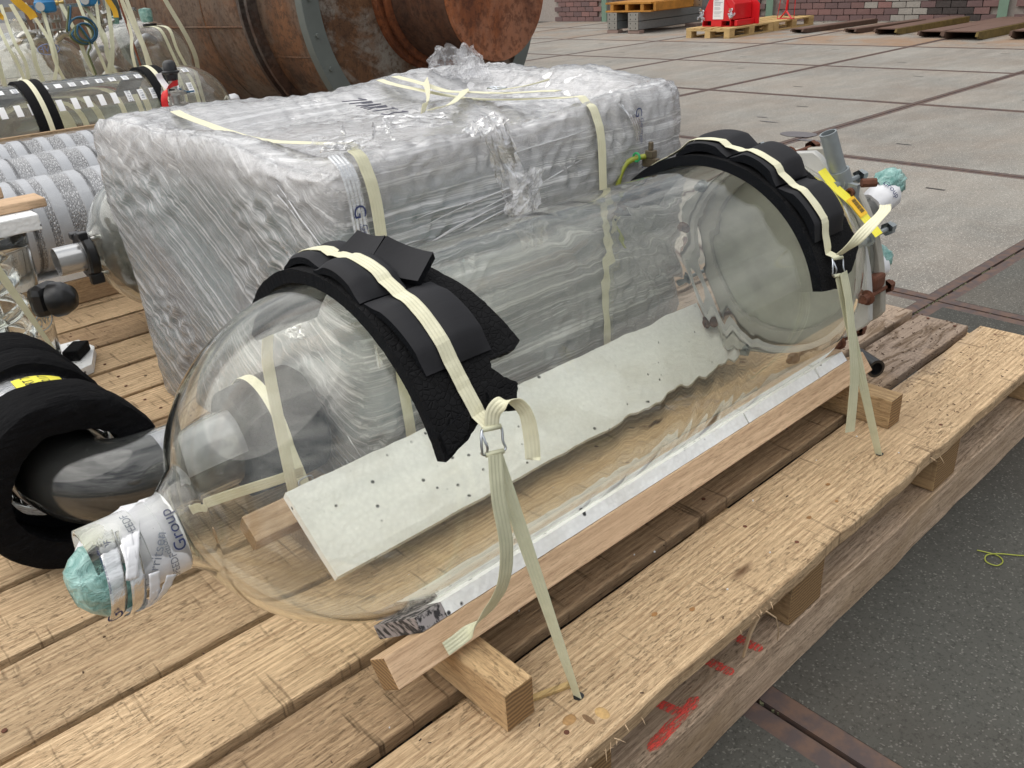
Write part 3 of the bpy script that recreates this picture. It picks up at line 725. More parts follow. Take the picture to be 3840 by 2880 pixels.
# ================================================================== timber deck pallet
DZ = .235
def plank(x0, x1, y0, y1, z0, z1, mat, name, parent, ragged=.0015, wane=0, seed=0, nseg=90, skew=0):
    V, Fc = [], []; ch = .002
    for i in range(nseg + 1):
        x = x0 + (x1 - x0) * i / nseg; s = seed * 9.7
        a = y0 + ragged * n3(x * 9 + s, 1) * 2 + (wane * (n3(x * 3.1 + s, 7) + .35 * n3(x * 11, s) + .12 * n3(x * 40, s)) if wane else 0)
        b = y1 + ragged * n3(x * 8 + s, 4) * 2
        zt = z1 + .0012 * n3(x * 3 + s, 9); zb = z0
        wt = wane * .5 * max(0, n3(x * 5 + s, 12)) if wane else 0
        row = [(a + ch + wt, zb), (b - ch, zb), (b, zb + ch), (b, zt - ch), (b - ch, zt), ((a + b) / 2, zt + .0006), (a + ch + wt * 1.2, zt), (a + wt * .9, zt - ch), (a, zb + ch)]
        for (yy, zz) in row: V.append(Vector((x, yy + skew * (x - x0), zz)))
    k = 9
    for i in range(nseg):
        for j in range(k): Fc.append((i * k + j, i * k + (j + 1) % k, (i + 1) * k + (j + 1) % k, (i + 1) * k + j))
    Fc = [f[::-1] for f in Fc]
    Fc.append(tuple(range(k))); Fc.append(tuple(nseg * k + j for j in range(k))[::-1])
    return add(name, (V, Fc), mat, parent, origin=((x0 + x1) / 2, (y0 + y1) / 2, z0))
pal = root('timber_pallet', (-.6, 1.2, 0), 'large rough timber pallet with long sawn deck boards and red paint on its skid', 'pallet')
edges = [(-.004, .184), (.206, .341), (.360, .545), (.562, .749), (.770, .955), (.972, 1.160), (1.180, 1.378), (1.396, 1.574), (1.592, 1.775), (1.795, 1.975), (1.992, 2.186), (2.205, 2.375), (2.394, 2.58)]
ends = [.79, .775, .787, .772, .79, .78, .775, .785, .78, .77, .785, .78, .78]
mats = [W_DECK, W_SHADE, W_DECK, W_DECK, W_DECK, W_DECK, W_SHADE, W_DECK, W_DECK, W_DECK, W_SHADE, W_DECK, W_DECK]
for i, (a, b) in enumerate(edges):
    dz = random.Random(i).uniform(-.0015, .0015)
    plank(-2.15, ends[i], a, b, .2085, DZ + dz, mats[i], 'deck_board', pal, wane=.008 if i == 0 else 0, seed=i, nseg=220 if i == 0 else 90)
# greyed, split far ends of two boards
for k, x in enumerate((-2.1, -1.55, -.985, -.42, .145, .69)):
    add('stringer', box(x, x + .105, .004, 2.56, .108, .2075), [W_BLOCK, W_END], pal, origin=(x, 1.2, .108), bevel=.002, midx=[0, 0, 1, 0, 1, 0])
plank(-2.15, .80, .0, .115, .002, .105, W_SKID, 'skid', pal, wane=.004, seed=31)
plank(-2.15, .80, 1.2, 1.33, .002, .105, W_SKID, 'skid', pal, seed=32)
plank(-2.15, .80, 2.4, 2.53, .002, .105, W_SKID, 'skid', pal, seed=33)
# red spray strokes on the skid
def stroke(a, b, w, z=.1065, seed=0):
    a, b = Vector((a[0], a[1], z)), Vector((b[0], b[1], z)); d = (b - a).normalized(); n = Vector((-d.y, d.x, 0)); k = 26; V, Fc = [], []
    for i in range(k + 1):
        f = i / k; e = min(1, min(f, 1 - f) * 9 + .25)
        p = a + (b - a) * f
        w1 = w / 2 * e * (1 + .3 * n3(i * .6, seed)); w2 = w / 2 * e * (1 + .3 * n3(i * .6, seed + 9))
        V += [p + n * w1, p + n * w1 * .3 + Z_ * .0006, p - n * w2 * .3 + Z_ * .0006, p - n * w2]
    for i in range(k):
        for j in range(3): Fc.append((4 * i + j, 4 * i + j + 1, 4 * i + 5 + j, 4 * i + 4 + j))
    return V, Fc
add('paint_mark', join(stroke((-.79, .012), (-.655, .022), .019, seed=1), stroke((-.71, .066), (-.70, .02), .019, seed=2), stroke((-.575, .010), (-.583, .07), .019, seed=3), stroke((-.585, .068), (-.545, .07), .017, seed=4), stroke((-.498, .006), (-.503, .07), .019, seed=5), stroke((-.505, .068), (-.545, .07), .017, seed=6)), REDSPRAY, pal)
# splinters and fibres along the torn edge
sp = []
random.seed(12)
for q in range(60):
    x = random.choice((rnd(-.60, -.50), rnd(-.98, -.86), rnd(-1.1, .7))); L = rnd(.004, .02)
    p = Vector((x, .0 + rnd(-.012, .012), .222 + rnd(-.01, .012))); d = Vector((rnd(-1, 1), rnd(-.9, .1), rnd(-.7, .1))).normalized()
    sp.append(tube([p, p + d * L * .5 + Z_ * .001, p + d * L], [.0008, .0006, .0002], 4))
sp.append(tube([(-.535, -.004, .22), (-.540, .008, .17), (-.533, .02, .107)], [.0045, .0038, .0025], 5))
sp.append(tube([(-.53, -.012, .222), (-.50, -.014, .19), (-.475, -.008, .14), (-.462, .0, .108)], .0012, 4))
sp.append(rot_about(box(-.955, -.943, -.022, -.010, .185, .222), (-.95, -.016, .2), 'Y', .3))
add('splinters', join(*sp), plain('fresh_splinter', (.62, .45, .28), .8), pal, kind='stuff')
nail0 = None
for i, (a, b) in enumerate(edges):
    rg = random.Random(i + 90)
    for x in (-1.55, -.985, -.42, .145, .69):
        for f in (.25, .75):
            p = Vector((x + .05 + rg.uniform(-.02, .02), a + (b - a) * f + rg.uniform(-.01, .01), DZ + .0004))
            if nail0 is None: nail0 = add('nail_head', lathe([(0, .0042), (.0012, .004), (.0014, 0)], p, Z_, 10), RUSTB, pal, origin=p)
            else: c = nail0.copy(); COL.objects.link(c); c.parent = pal; c.location = p - pal.location
# holes for the straps and knots in the outer board
for i, (x, y) in enumerate(((-.873, .071), (.008, .071), (-1.035, 1.635), (-1.012, 1.487))):
    P, f = blob((x, y), .0085, .007, DZ + .0022, s=i)
    add('drilled_hole', (P, f), BLACKP, pal)
kv = []
for i, (x, y, r) in enumerate(((-.28, .06, .004), (-.16, .09, .004), (-.20, .05, .003), (-.67, .1, .004), (-.62, .065, .004))):
    kv.append(blob((x, y), r * 1.4, r, DZ + .0020, s=i + 20))
add('knots', join(*kv), plain('resin_knot', (.30, .15, .05), .7, var=.5, nscale=90), pal, kind='stuff')
def knotmesh(c, rx, ry, h):
    V = []; 
    for k, (f, z) in enumerate(((1.0, 0), (.85, h), (.5, h * 1.3), (.2, h))):
        for j in range(20): a = 2 * pi * j / 20; V.append(Vector((c[0] + rx * f * cos(a) * (1 + .12 * n3(cos(a) * 2, sin(a) * 2, k)), c[1] + ry * f * sin(a), c[2] + z)))
    Fc = [(k * 20 + j, k * 20 + (j + 1) % 20, k * 20 + 20 + (j + 1) % 20, k * 20 + 20 + j) for k in range(3) for j in range(20)] + [tuple(range(60, 80))]
    return V, Fc
add('knot', knotmesh((-.912, .052, DZ - .0002), .012, .009, .0022), plain('knot_wood', (.36, .21, .085), .8, var=.5, nscale=160, bump=.6), pal, smooth=True)
add('knot', knotmesh((-.872, .028, DZ - .0006), .010, .014, .0018), plain('torn_resin', (.50, .32, .13), .7, var=.5, nscale=120, bump=.8), pal, smooth=True)
add('knot', knotmesh((-.893, .034, DZ - .0006), .005, .013, .0020), plain('torn_fibre', (.20, .12, .06), .9, var=.6, nscale=160, bump=.9), pal, smooth=True)
# chips, bark crumbs and grit scattered on the deck
cv = []
random.seed(21)
for q in range(520):
    x, y = rnd(-1.5, .78), rnd(0.01, 2.5)
    if random.random() < .55: x, y = rnd(.25, .78), rnd(.02, .5)
    s = rnd(.0005, .0017); c = Vector((x, y, DZ + .0015))
    cv.append(rot_about(box(x - s * rnd(1, 2.5), x + s * rnd(1, 2.5), y - s * .6, y + s * .6, c.z - .001, c.z + s * .5), c, 'Z', rnd(0, 3)))
add('bark_crumbs', join(*cv), plain('bark', (.085, .05, .03), .9, var=.5), kind='stuff')
cv = []
for q in range(26):
    x, y = rnd(-1.2, .7), rnd(.0, .5); s = rnd(.0008, .0017); c = Vector((x, y, DZ + .002))
    cv.append(rot_about(box(x - s, x + s, y - s * .7, y + s * .7, c.z - .001, c.z + s), c, 'Z', rnd(0, 3)))
add('polystyrene_crumbs', join(*cv), PAPER, kind='stuff')
o = add('wood_splinter', rot_about(box(-.94, -.865, .10, .109, DZ + .002, DZ + .007), (-.9, .1, DZ), 'Z', -.35), W_EURO); tag(o, 'loose pale splinter lying against the near timber block', 'splinter')

# ================================================================== cradle of the big glass drum
CW, CZ, RD = .420, .548, .25
def cyP(s, th, r, cw=None, cz=None):
    a = radians(th); return Vector((s, (CW if cw is None else cw) - r * cos(a), (CZ if cz is None else cz) + r * sin(a)))
for x0, ya, yb, lab in ((-.986, .095, .30, 'squared timber block under the near rail at the left end of the drum cradle'), (.112, .104, .30, 'squared timber block under the near rail at the right end of the drum cradle'), (-.975, .56, .73, 'timber block under the far rail, seen through the left end of the drum'), (.112, .56, .73, 'timber block under the far rail at the right end of the drum')):
    if x0 == -.975: o = add('timber_block', box(x0, x0 + .11, ya, yb, DZ + .002, .300), [W_SHADE, W_END], origin=(x0, .6, DZ), bevel=.002)
    else: o = add('timber_block', box(x0, x0 + .05, ya, yb, DZ + .002, .3035), [W_BLOCK, W_END], origin=(x0, .4, DZ), bevel=.002, midx=[0, 0, 1, 0, 1, 0])
    tag(o, lab, 'timber block', 'timber blocks under the drum cradle')
n_in = Vector((0, .6, .8)); t_dn = Vector((0, .8, -.6))
def cradle(sgn):
    n = Vector((0, n_in.y * sgn, n_in.z)); t = Vector((0, t_dn.y * sgn, t_dn.z))
    Pc = Vector((0, CW, CZ)) - n * (RD + .0012)
    B = Pc - t * (.042 if sgn > 0 else .070); A = B - n * .022
    return n, t, Pc, A, B
for sgn, xs in ((1, (-1.085, .20)), (-1, (-1.08, .21))):
    n, t_, Pc, A, B = cradle(sgn)
    c0 = A - n * (.0475 / 2 + .0006) + t_ * (.052 / 2 - .002)
    c = Vector(((xs[0] + xs[1]) / 2, c0.y, c0.z))
    o = add('timber_rail', obox(c, X_, t_, n, xs[1] - xs[0], .052, .047), [W_PINK, W_END], bevel=.0025, midx=[0, 0, 0, 1, 0, 1])
    tag(o, 'long planed rail leaning along the near side of the big glass drum' if sgn > 0 else 'long timber rail on the far side under the big glass drum, seen through the glass', 'timber rail')
    # polystyrene boards, several pieces end to end
    cuts = ((-1.02, -.975, 1), (-.9745, -.24, 0), (-.236, .02, 0), (.024, .135, 0)) if sgn > 0 else ((-1.0, .14, 0),)
    for k, (a, b, dark) in enumerate(cuts):
        wd = .15 if sgn > 0 else .175
        cc = Vector(((a + b) / 2, 0, 0)) + Vector((0, B.y, B.z)) - n * .011 + t_ * (wd / 2)
        # board made of a grid so its edges can crumble
        V, Fc = [], []; nx = max(3, int((b - a) / .012)); 
        ring = [(-wd / 2, -.011), (wd / 2, -.011), (wd / 2, .011), (-wd / 2, .011)]
        for i in range(nx + 1):
            x = a + (b - a) * i / nx
            for (tt, nn_) in ring:
                j = .0022 * n3(x * 30, tt * 20, nn_ * 90 + k); V.append(Vector((x + (.004 * n3(tt * 40, k, sgn) if i in (0, nx) else 0), 0, 0)) + Vector((0, cc.y, cc.z)) + t_ * (tt + (j if tt < 0 else 0)) + n * nn_)
        for i in range(nx):
            for j in range(4): Fc.append((i * 4 + j, i * 4 + (j + 1) % 4, i * 4 + 4 + (j + 1) % 4, i * 4 + 4 + j))
        Fc.append((3, 2, 1, 0)); e = nx * 4; Fc.append((e, e + 1, e + 2, e + 3))
        if sgn < 0: Fc = [f[::-1] for f in Fc]
        lab = {(1, 0): 'scorched grey black polystyrene end piece at the near left corner under the drum', (1, 1): 'long white speckled polystyrene board on the near rail under the big drum', (1, 2): 'middle white polystyrene board with a chipped corner on the near rail', (1, 3): 'short white polystyrene piece at the right end of the near rail', (-1, 0): 'long white polystyrene board on the far rail, seen through the big drum', (-1, 1): 'white polystyrene board seen through the drum near its right end'}[(sgn, k)]
        o = add('polystyrene_board', (V, Fc), [EPS_DARK if dark else EPS]); tag(o, lab, 'foam board', 'polystyrene boards under the big drum')

# ================================================================== the big glass drum
def fixn(o):
    bm = bmesh.new(); bm.from_mesh(o.data); bmesh.ops.recalc_face_normals(bm, faces=bm.faces); bm.to_mesh(o.data); bm.free(); return o
drum = root('glass_drum', (-.5, CW, CZ - RD), 'big clear glass drum lying in a timber and polystyrene cradle, strapped down over black foam', 'glass vessel')
def drum_prof(r_off):
    R = RD - r_off; P = []
    for x in (-1.345, -1.30, -1.262): P.append((x, .047 - r_off))
    a = .275; X0 = -.955
    P.append((-1.245, .049 - r_off)); 
    for k in range(9, 48):
        ph = k / 48 * pi / 2; r = R * sin(ph)
        if r > .060: P.append((X0 - (a - r_off) * cos(ph), r))
    m = 110
    for k in range(m + 1): P.append((X0 + (.02 - X0) * k / m, R))
    for k in range(1, 25):
        f = k / 24; P.append((.02 + .148 * f, R - .036 * (f * f * (3 - 2 * f))))
    return P
def wav(x, th, r):
    g = max(0, min(1, (x + 1.15) * 4)) * max(0, min(1, (-.20 - x) * 4)) * max(0, min(1, (r - .18) * 20))
    A = (.00042 * n3(x * 17, cos(th) * 1.1, sin(th) * 1.1) + .00022 * n3(x * 46, cos(th) * 2.2, sin(th) * 2.2 + 4)) * (.35 + 2.3 * max(0, min(1, (x + .80) * 2.2)))
    return r + g * A
outer, inner = drum_prof(0), drum_prof(.0065)
NV = 144
V1, F1 = lathe(outer + inner[::-1], (0, CW, CZ), X_, NV, fn=None, closed=True)
V1 = list(V1); no = len(outer)
ax0 = Vector((0, CW, CZ))
for idx in range(no * NV, len(V1)):
    v = V1[idx]; d = Vector((0, v.y - CW, v.z - CZ)); r = d.length; th = math.atan2(d.z, d.y); V1[idx] = Vector((v.x, CW, CZ)) + d * (wav(v.x, th, r) / r)
shell = add('glass_shell', (V1, F1), GLASS, drum, smooth=True, origin=(-.5, CW, CZ)); fixn(shell)
shell.data.polygons.foreach_set('use_smooth', [True] * len(shell.data.polygons))
# left nozzle: taped up
def wrink(s, amp, fx=40, ft=2):
    return lambda t, th, r: r + amp * (n3(t * fx + s, cos(th) * ft, sin(th) * ft) + .5 * n3(t * fx * 2.5, cos(th) * ft * 3 + s, sin(th) * ft * 3))
tape = add('tape_wrap', lathe([(-1.238, .0475), (-1.240, .053), (-1.262, .0545), (-1.263, .0525), (-1.285, .0535), (-1.286, .0515), (-1.31, .050), (-1.325, .046), (-1.338, .040), (-1.35, .028)], (0, .425, CZ - .008), X_, 64, wrink(1, .003)), WHT, drum, auto=50, label='white printed tape wound round the left nozzle')
prof = [(-1.30, .03), (-1.312, .044), (-1.33, .047), (-1.348, .043), (-1.362, .034), (-1.372, .02), (-1.374, .0)]
add('bubble_wrap', lathe(prof, (0, .412, CZ - .016), X_, 72, wrink(5, .009, 55, 2.5)), TEAL, drum, smooth=True, label='crumpled green bubble wrap closing the nozzle')
def tapefn(cx, cy_, cz_, th0, x0, r, tilt=0):
    def f(x, y):
        a = radians(th0) + y / r; xx = x0 + x
        return Vector((xx, cy_ - r * cos(a), cz_ + r * sin(a)))
    return f
def tp(body, size, th0, x0, r, rot=90, mat=NAVY, cyy=.425, czz=CZ - .008, par=None, nm='print'):
    ca, sa = cos(radians(rot)), sin(radians(rot))
    def f(x, y):
        X, Yy = x * ca - y * sa, x * sa + y * ca
        a = radians(th0) + Yy / r; return Vector((x0 + X, cyy - r * cos(a), czz + r * sin(a)))
    return add(nm, textmap(body, size, f), mat, par or tape)
tp('Group', .021, 35, -1.250, .0570, 90)
tp('ritions', .010, 22, -1.266, .0560, 90, GREYT)
tp('SPEEDF', .013, 62, -1.292, .0560, 90, GREYT)
tp('Gerritsen', .018, 8, -1.282, .0565, 60, GREYT)
tp('SPEEDF', .013, -12, -1.262, .0568, 90, GREYT)
tp('SPEEDF', .011, 40, -1.325, .0545, 75, NAVY)
# slanted band over the bubble wrap
def band(th0, th1, xa, xb, w, r0, r1, seed=0):
    k = 30; path, sides = [], []
    for i in range(k + 1):
        f = i / k; a = radians(th0 + (th1 - th0) * f); r = r0 + (r1 - r0) * f + .0015 * n3(i * .4, seed)
        path.append(Vector((xa + (xb - xa) * f, .412 - r * cos(a), CZ - .016 + r * sin(a)))); sides.append(Vector((1, .15, .1)))
    return ribbon(path, sides, w, .0008, 5)
bd = add('tape_band', band(95, -60, -1.318, -1.345, .020, .054, .0535), TAPEC, drum, smooth=True)
add('tape_band', band(80, -70, -1.300, -1.322, .018, .055, .055, 4), TAPEC, drum, smooth=True)
tp('Member of the Gerritsen Group', .0045, 40, -1.338, .0560, 84, NAVY, .412, CZ - .016, bd)
tp('G', .026, -28, -1.343, .0565, 90, NAVY, .412, CZ - .016, bd)
for q in range(5):
    a = rnd(-60, 100); add('tape_band', band(a + 40, a - 50, -1.27 - rnd(0, .03), -1.30 - rnd(0, .025), .013, .0565, .056, q), WHT, drum, smooth=True)

# right flange assembly
def ngon_ring(k, ro, ri, x0, x1, rotd, cw=CW, cz=CZ, sq=0.0, m=48):
    def rad(th):
        a = (th - radians(rotd)) % (2 * pi / k) - pi / k
        return ro * ((1 - sq) + sq * cos(pi / k) / cos(a) * 1.06)
    return lathe([(x0, ri), (x0, ro), (x0 + .003, ro + .003), (x1 - .003, ro + .003), (x1, ro), (x1, ri)], (0, cw, cz), X_, m, lambda t, th, r: rad(th) + (r - ro) if r > ri + .001 else r, closed=True)
add('backing_flange', ngon_ring(4, .250, .208, .112, .130, 20, sq=.5, m=96), PLATE, drum, auto=35, label='pale grey cast backing flange')
add('gasket', lathe([(.150, .18), (.150, .214), (.168, .214), (.168, .18)], (0, CW, CZ), X_, 64, closed=True), plain('pale_gasket', (.34, .34, .30), .8), drum, auto=35)
add('cover_flange', ngon_ring(4, .248, .185, .170, .190, 20, sq=.5, m=96), plain('rust_stained_flange', (.38, .36, .31), .6, .2, var=.5, nscale=10, bump=.2), drum, auto=35, label='rust stained outer cover flange')
add('cover_plate', lathe([(.171, .0), (.172, .186), (.186, .186), (.187, 0)], (0, CW, CZ), X_, 64), plain('grey_green_cover', (.36, .37, .32), .6, .0, var=.6, nscale=7), drum, auto=35)  # opaque disc in the grey-green that shows through the drum's end
for th, rusty in ((-8, 1), (22, 0), (52, 0), (82, 1), (112, 0), (142, 0), (172, 1), (202, 0), (232, 1), (262, 0), (292, 1), (322, 1)):
    a = radians(th); r = .236; p = Vector((0, CW - r * cos(a), CZ + r * sin(a)))
    bo = add('bolt', join(lathe([(.092, 0), (.092, .009), (.108, .009), (.109, .016), (.112, .016)], p, X_, 14), lathe([(.112, .005), (.19, .005)], p, X_, 8), lathe([(.19, .014), (.204, .014), (.205, .0085), (.218, .0085), (.219, 0)], p, X_, 6)), RUSTB if rusty else GALV, drum, origin=p + X_ * .11)
add('lug', obox((.125, .250, .655), X_, (0, .75, -.66), (0, .66, .75), .012, .06, .07), PLATE, drum, bevel=.01)
add('rust_ear', obox((.155, .205, .530), X_, (0, .9, -.3), Z_, .05, .05, .035), RUSTB, drum, bevel=.009)
# clamp with galvanised tube
pd = Vector((.0, .05, .99)).normalized()
p0 = Vector((.13, .272, .718)); p1 = Vector((.095, .300, .835))
clampr = add('pipe_stub', tube([p0, p1], .0165, 24, inner=.003), GALV, drum, auto=40, label='short galvanised tube standing up from the flange')
add('pipe_clamp', join(tube([p0 + (p1 - p0) * .02, p0 + (p1 - p0) * .36], .0215, 20, inner=.004), obox(p0 + Vector((.01, .03, -.004)), (0, 1, .1), (1, 0, 0), (0, 0, 1), .07, .022, .03), obox(p0 + Vector((-.01, -.02, .004)), (0, 1, .1), (1, 0, 0), (0, 0, 1), .03, .012, .032)), GALV, drum, auto=40)
add('clamp_screw', lathe([(0, .0), (0, .0095), (.006, .0085), (.006, .005), (.0, .005)], p0 + Vector((-.019, -.024, .004)), (-1, 0, 0), 20), RUSTB, drum)
add('clamp_screw', cyl(p0 + Vector((.0, -.035, .02)), p0 + Vector((.02, -.055, .02)), .009, 8), RUSTB, drum)
# yellow tag
def tagpts():
    return [Vector((.085, .300, .765)), Vector((.088, .270, .735)), Vector((.10, .235, .705)), Vector((.105, .205, .675)), Vector((.108, .178, .648))]
tg = add('yellow_tag', ribbon(smoothpath(tagpts(), 5), Vector((.75, -.55, -.3)), .022, .0015), YEL, drum, label='bright yellow plastic tag with amber barcode label')
tdir = (tagpts()[4] - tagpts()[2]).normalized(); ts_ = Vector((.75, -.55, -.3)); ts_ = (ts_ - tdir * ts_.dot(tdir)).normalized(); tn = tdir.cross(ts_)
if tn.dot(CAM - tagpts()[3]) < 0: tn = -tn
mid_ = tagpts()[2] * .75 + tagpts()[3] * .25
add('amber_label', obox(mid_ + tn * .0022, tdir, ts_, tn, .044, .0222, .0008), AMBER, tg)
bars = [obox(mid_ + tn * .0032 + tdir * (-.016 + .0016 * k) + ts_ * .003, tdir, ts_, tn, rnd(.0004, .0011), .010, .0006) for k in range(20)]
add('barcode', join(*bars), INK, tg)
# wrapped outlets on the cover
def outlet(c, d, L, r, lab, seed):
    c, d = Vector(c), Vector(d).normalized()
    add('outlet_stub', cyl(c, c + d * L * .6, r * .8, 20), GLASS3, drum, smooth=True)
    o = add('tape_wrap', lathe([(L * .25, r * .8), (L * .27, r), (L * .5, r * 1.08), (L * .8, r * 1.0), (L * .95, r * .6)], c, d, 40, wrink(seed, .003)), WHT, drum, auto=50, label=lab)
    add('bubble_wrap', lathe([(L * .6, r * .7), (L * .8, r * .98), (L * 1.0, r * 1.0), (L * 1.15, r * .7), (L * 1.2, .0)], c + Vector((-.004, .008, .012)), d, 48, wrink(seed + 4, .007, 60, 2.5)), TEAL, drum, smooth=True)
    e = d.cross(Z_).normalized()
    add('print', textmap('Gerritsen Group', r * .55, lambda x, y: c + d * (L * .62 + y) + (Matrix.Rotation(x / (r * 1.12), 3, d) @ (-e * .55 + Z_ * .7 + Vector((-.35, -.3, 0))).normalized()) * (r * 1.17)), NAVY, o)
outlet((.205, .265, .655), (.75, -.25, .40), .10, .030, 'white printed tape round the upper outlet', 3)
outlet((.205, .255, .535), (.8, -.35, .06), .07, .028, 'white tape round the lower outlet', 8)
# earth clip and cable behind the left of the right foam
vt = root('cable_clamp', (-.03, .62, .74), 'small brass clamp with a green and yellow cable behind the right foam mat', 'cable clamp')
add('clamp_body', join(box(-.034, -.016, .63, .65, .772, .788), cyl((-.026, .64, .788), (-.026, .64, .806), .006, 8), box(-.032, -.019, .62, .66, .752, .772)), plain('old_brass', (.16, .13, .09), .5, .6), vt, bevel=.002)
add('cable', tube(smoothpath([(-.03, .65, .775), (-.06, .675, .765), (-.085, .68, .73), (-.09, .685, .66), (-.07, .68, .58)], 6), .006, 10), GCABLE, vt, smooth=True)
add('cable_tie', tube([Vector((-.05, .66, .775)) + Vector((0, .009 * cos(a), .009 * sin(a))) for a in [2 * pi * k / 10 for k in range(11)]], .0025, 6), plain('green_tie', (.02, .35, .12), .4), vt)
o = add('rubber_hose', tube([Vector((.27, .262, .305)), Vector((.235, .20, .305))], .021, 24, inner=.006), BLACKP, auto=40); tag(o, 'short dark rubber hose end sticking out beside the right end of the drum cradle', 'hose')

# ================================================================== foam mats, pads and straps on the drum
def mat_on(outline, r0, th, res_s=.012, res_a=3.0, jag=.0022, seed=0, cw=CW, cz=CZ, rr=.27):
    P = []
    k = len(outline)
    for i in range(k):
        a, b = outline[i], outline[(i + 1) % k]
        L = sqrt((b[0] - a[0]) ** 2 + (radians(b[1] - a[1]) * rr) ** 2); m = max(1, int(L / .004))
        rough = a[2] if len(a) > 2 else 1
        for j in range(m):
            f = j / m; s = a[0] + (b[0] - a[0]) * f; t_ = a[1] + (b[1] - a[1]) * f
            s += rough * jag * n3(s * 160 + seed, t_ * 1.1); t_ += rough * jag / rr * 57 * n3(s * 150, t_ * .9 + seed + 5)
            P.append(Vector((s, radians(t_) * rr)))
    nb_ = len(P); edges_ = [(i, (i + 1) % nb_) for i in range(nb_)]
    s0, s1 = min(p.x for p in P), max(p.x for p in P); t0, t1 = min(p.y for p in P), max(p.y for p in P)
    pts = list(P)
    def inside(x, y):
        c = False
        for i in range(nb_):
            x1, y1 = P[i]; x2, y2 = P[i - 1]
            if (y1 > y) != (y2 > y) and x < (x2 - x1) * (y - y1) / (y2 - y1) + x1: c = not c
        return c
    x = s0 + res_s / 2
    while x < s1:
        y = t0 + res_s / 2
        while y < t1:
            if inside(x, y): pts.append(Vector((x, y)))
            y += res_s
        x += res_s
    vo, eo, fo, *_ = delaunay_2d_cdt(pts, edges_, [], 1, 1e-6)
    V, Fc = [], []
    n = len(vo)
    for lay, r in ((0, r0 + th), (1, r0)):
        for v in vo:
            q = r + (.0012 * n3(v.x * 60 + seed, v.y * 60) if lay == 0 else 0)
            V.append(cyP(v.x, math.degrees(v.y / rr), q, cw, cz))
    cnt = {}
    for f in fo:
        for i in range(3):
            e = (f[i], f[(i + 1) % 3]); cnt[tuple(sorted(e))] = cnt.get(tuple(sorted(e)), 0) + 1
    for f in fo: Fc.append(tuple(f)); Fc.append(tuple(i + n for i in f[::-1]))
    M = [0] * len(Fc)
    for f in fo:
        for i in range(3):
            a, b = f[i], f[(i + 1) % 3]
            if cnt[tuple(sorted((a, b)))] == 1: Fc.append((b, a, a + n, b + n)); M.append(1)
    return V, Fc, M
r0 = RD + .0015
PADS = []
def pad_r(a, cap=0):
    h = 0
    for (a0, a1, bulge, th, pinch) in PADS:
        if a0 - 1 <= a <= a1 + 1:
            f = min(1, max(0, (a - a0) / (a1 - a0))); h = max(h, bulge * sin(pi * f) ** .7 * (1 - pinch) + th * min(1, .25 + 3.2 * min(f, 1 - f)))
    return h
def pad(s0, s1, a0, a1, base, bulge, th, strap_s, tilt=0, seed=0, pinch=.75, name='foam_pad', flat=False):
    na, ns = 26, 14; V, Fc, M = [], [], []; PADS.append((a0, a1, bulge, th, pinch))
    def P(i, j, lay):
        f = i / na; g = j / ns; s = s0 + (s1 - s0) * g + tilt * (f - .5); a = a0 + (a1 - a0) * f
        pin = 1 - pinch * math.exp(-((s - strap_s) / .017) ** 2)
        b = bulge * (sin(pi * f) ** .7 if not flat else 1) * pin
        endt = min(1, .25 + 3.2 * min(f, 1 - f))
        return cyP(s, a, base + max(0, b - .006 * (2 * g - 1) ** 4) + (th * endt * (1 - .25 * (2 * g - 1) ** 6) if lay == 0 else 0) + .001 * n3(s * 40 + seed, a * .1))
    for lay in (0, 1):
        for i in range(na + 1):
            for j in range(ns + 1): V.append(P(i, j, lay))
    c = ns + 1; L = (na + 1) * c
    for i in range(na):
        for j in range(ns):
            a = i * c + j; Fc.append((a, a + 1, a + c + 1, a + c)); M.append(0); Fc.append((L + a, L + a + c, L + a + c + 1, L + a + 1)); M.append(0)
        for j in (0, ns):
            a = i * c + j; Fc.append((a, a + c, L + a + c, L + a) if j == 0 else (a + c, a, L + a, L + a + c)); M.append(1)
    for j in range(ns):
        Fc.append((j + 1, j, L + j, L + j + 1)); M.append(1); a = na * c + j; Fc.append((a, a + 1, L + a + 1, L + a)); M.append(1)
    return V, Fc, M
# left set
fm = root('foam_mat', (-.93, CW, .55), 'cracked black foam mat torn into a ragged flag, left one on the big drum', 'foam mat', 'black foam mats over the big drum')
out = [(-.990, 19, .4), (-.951, 22.0, 1), (-.925, 25, 1), (-.908, 26.5, 1), (-.868, 23.2, .6), (-.850, 30, 1), (-.866, 33, 1), (-.878, 36.5, 1), (-.874, 39, 1), (-.832, 38.6, 1), (-.817, 40.5, .4), (-.836, 60, .4), (-.862, 78, .4), (-.87, 100, .5), (-.88, 150, .5), (-.99, 152, .3), (-.99, 80, .3)]
add('mat', mat_on(out, r0, .019), [FOAM, FOAM_P], fm, auto=40, origin=(-.93, CW, .6))
add('torn_patch', mat_on([(-.985, 20.5, 1), (-.951, 23.5, 1), (-.93, 30.0, .6), (-.986, 26.5, .6)], r0 + .0192, .004, seed=4), [FOAM, FOAM_P], fm, auto=40)
add('torn_patch', mat_on([(-.905, 27, 1), (-.872, 24.5, 1), (-.860, 28, 1), (-.872, 30, 1), (-.902, 31, 1)], r0 + .0192, .004, seed=6), [FOAM, FOAM_P], fm, auto=40)
PD = root('foam_pads', (-.93, CW, .80), 'grey black split foam pads pinched under the left strap, one flap standing up', 'foam padding', 'foam pads under the straps')
b0 = r0 + .0195
add('pad', pad(-.976, -.872, 41, 67, b0, .011, .013, -.937, seed=1, tilt=-.012), [FOAM_S, FOAM_P], PD, auto=40)
add('pad', pad(-.986, -.915, 67.5, 90, b0, .013, .013, -.943, seed=2), [FOAM_S, FOAM_P], PD, auto=40)
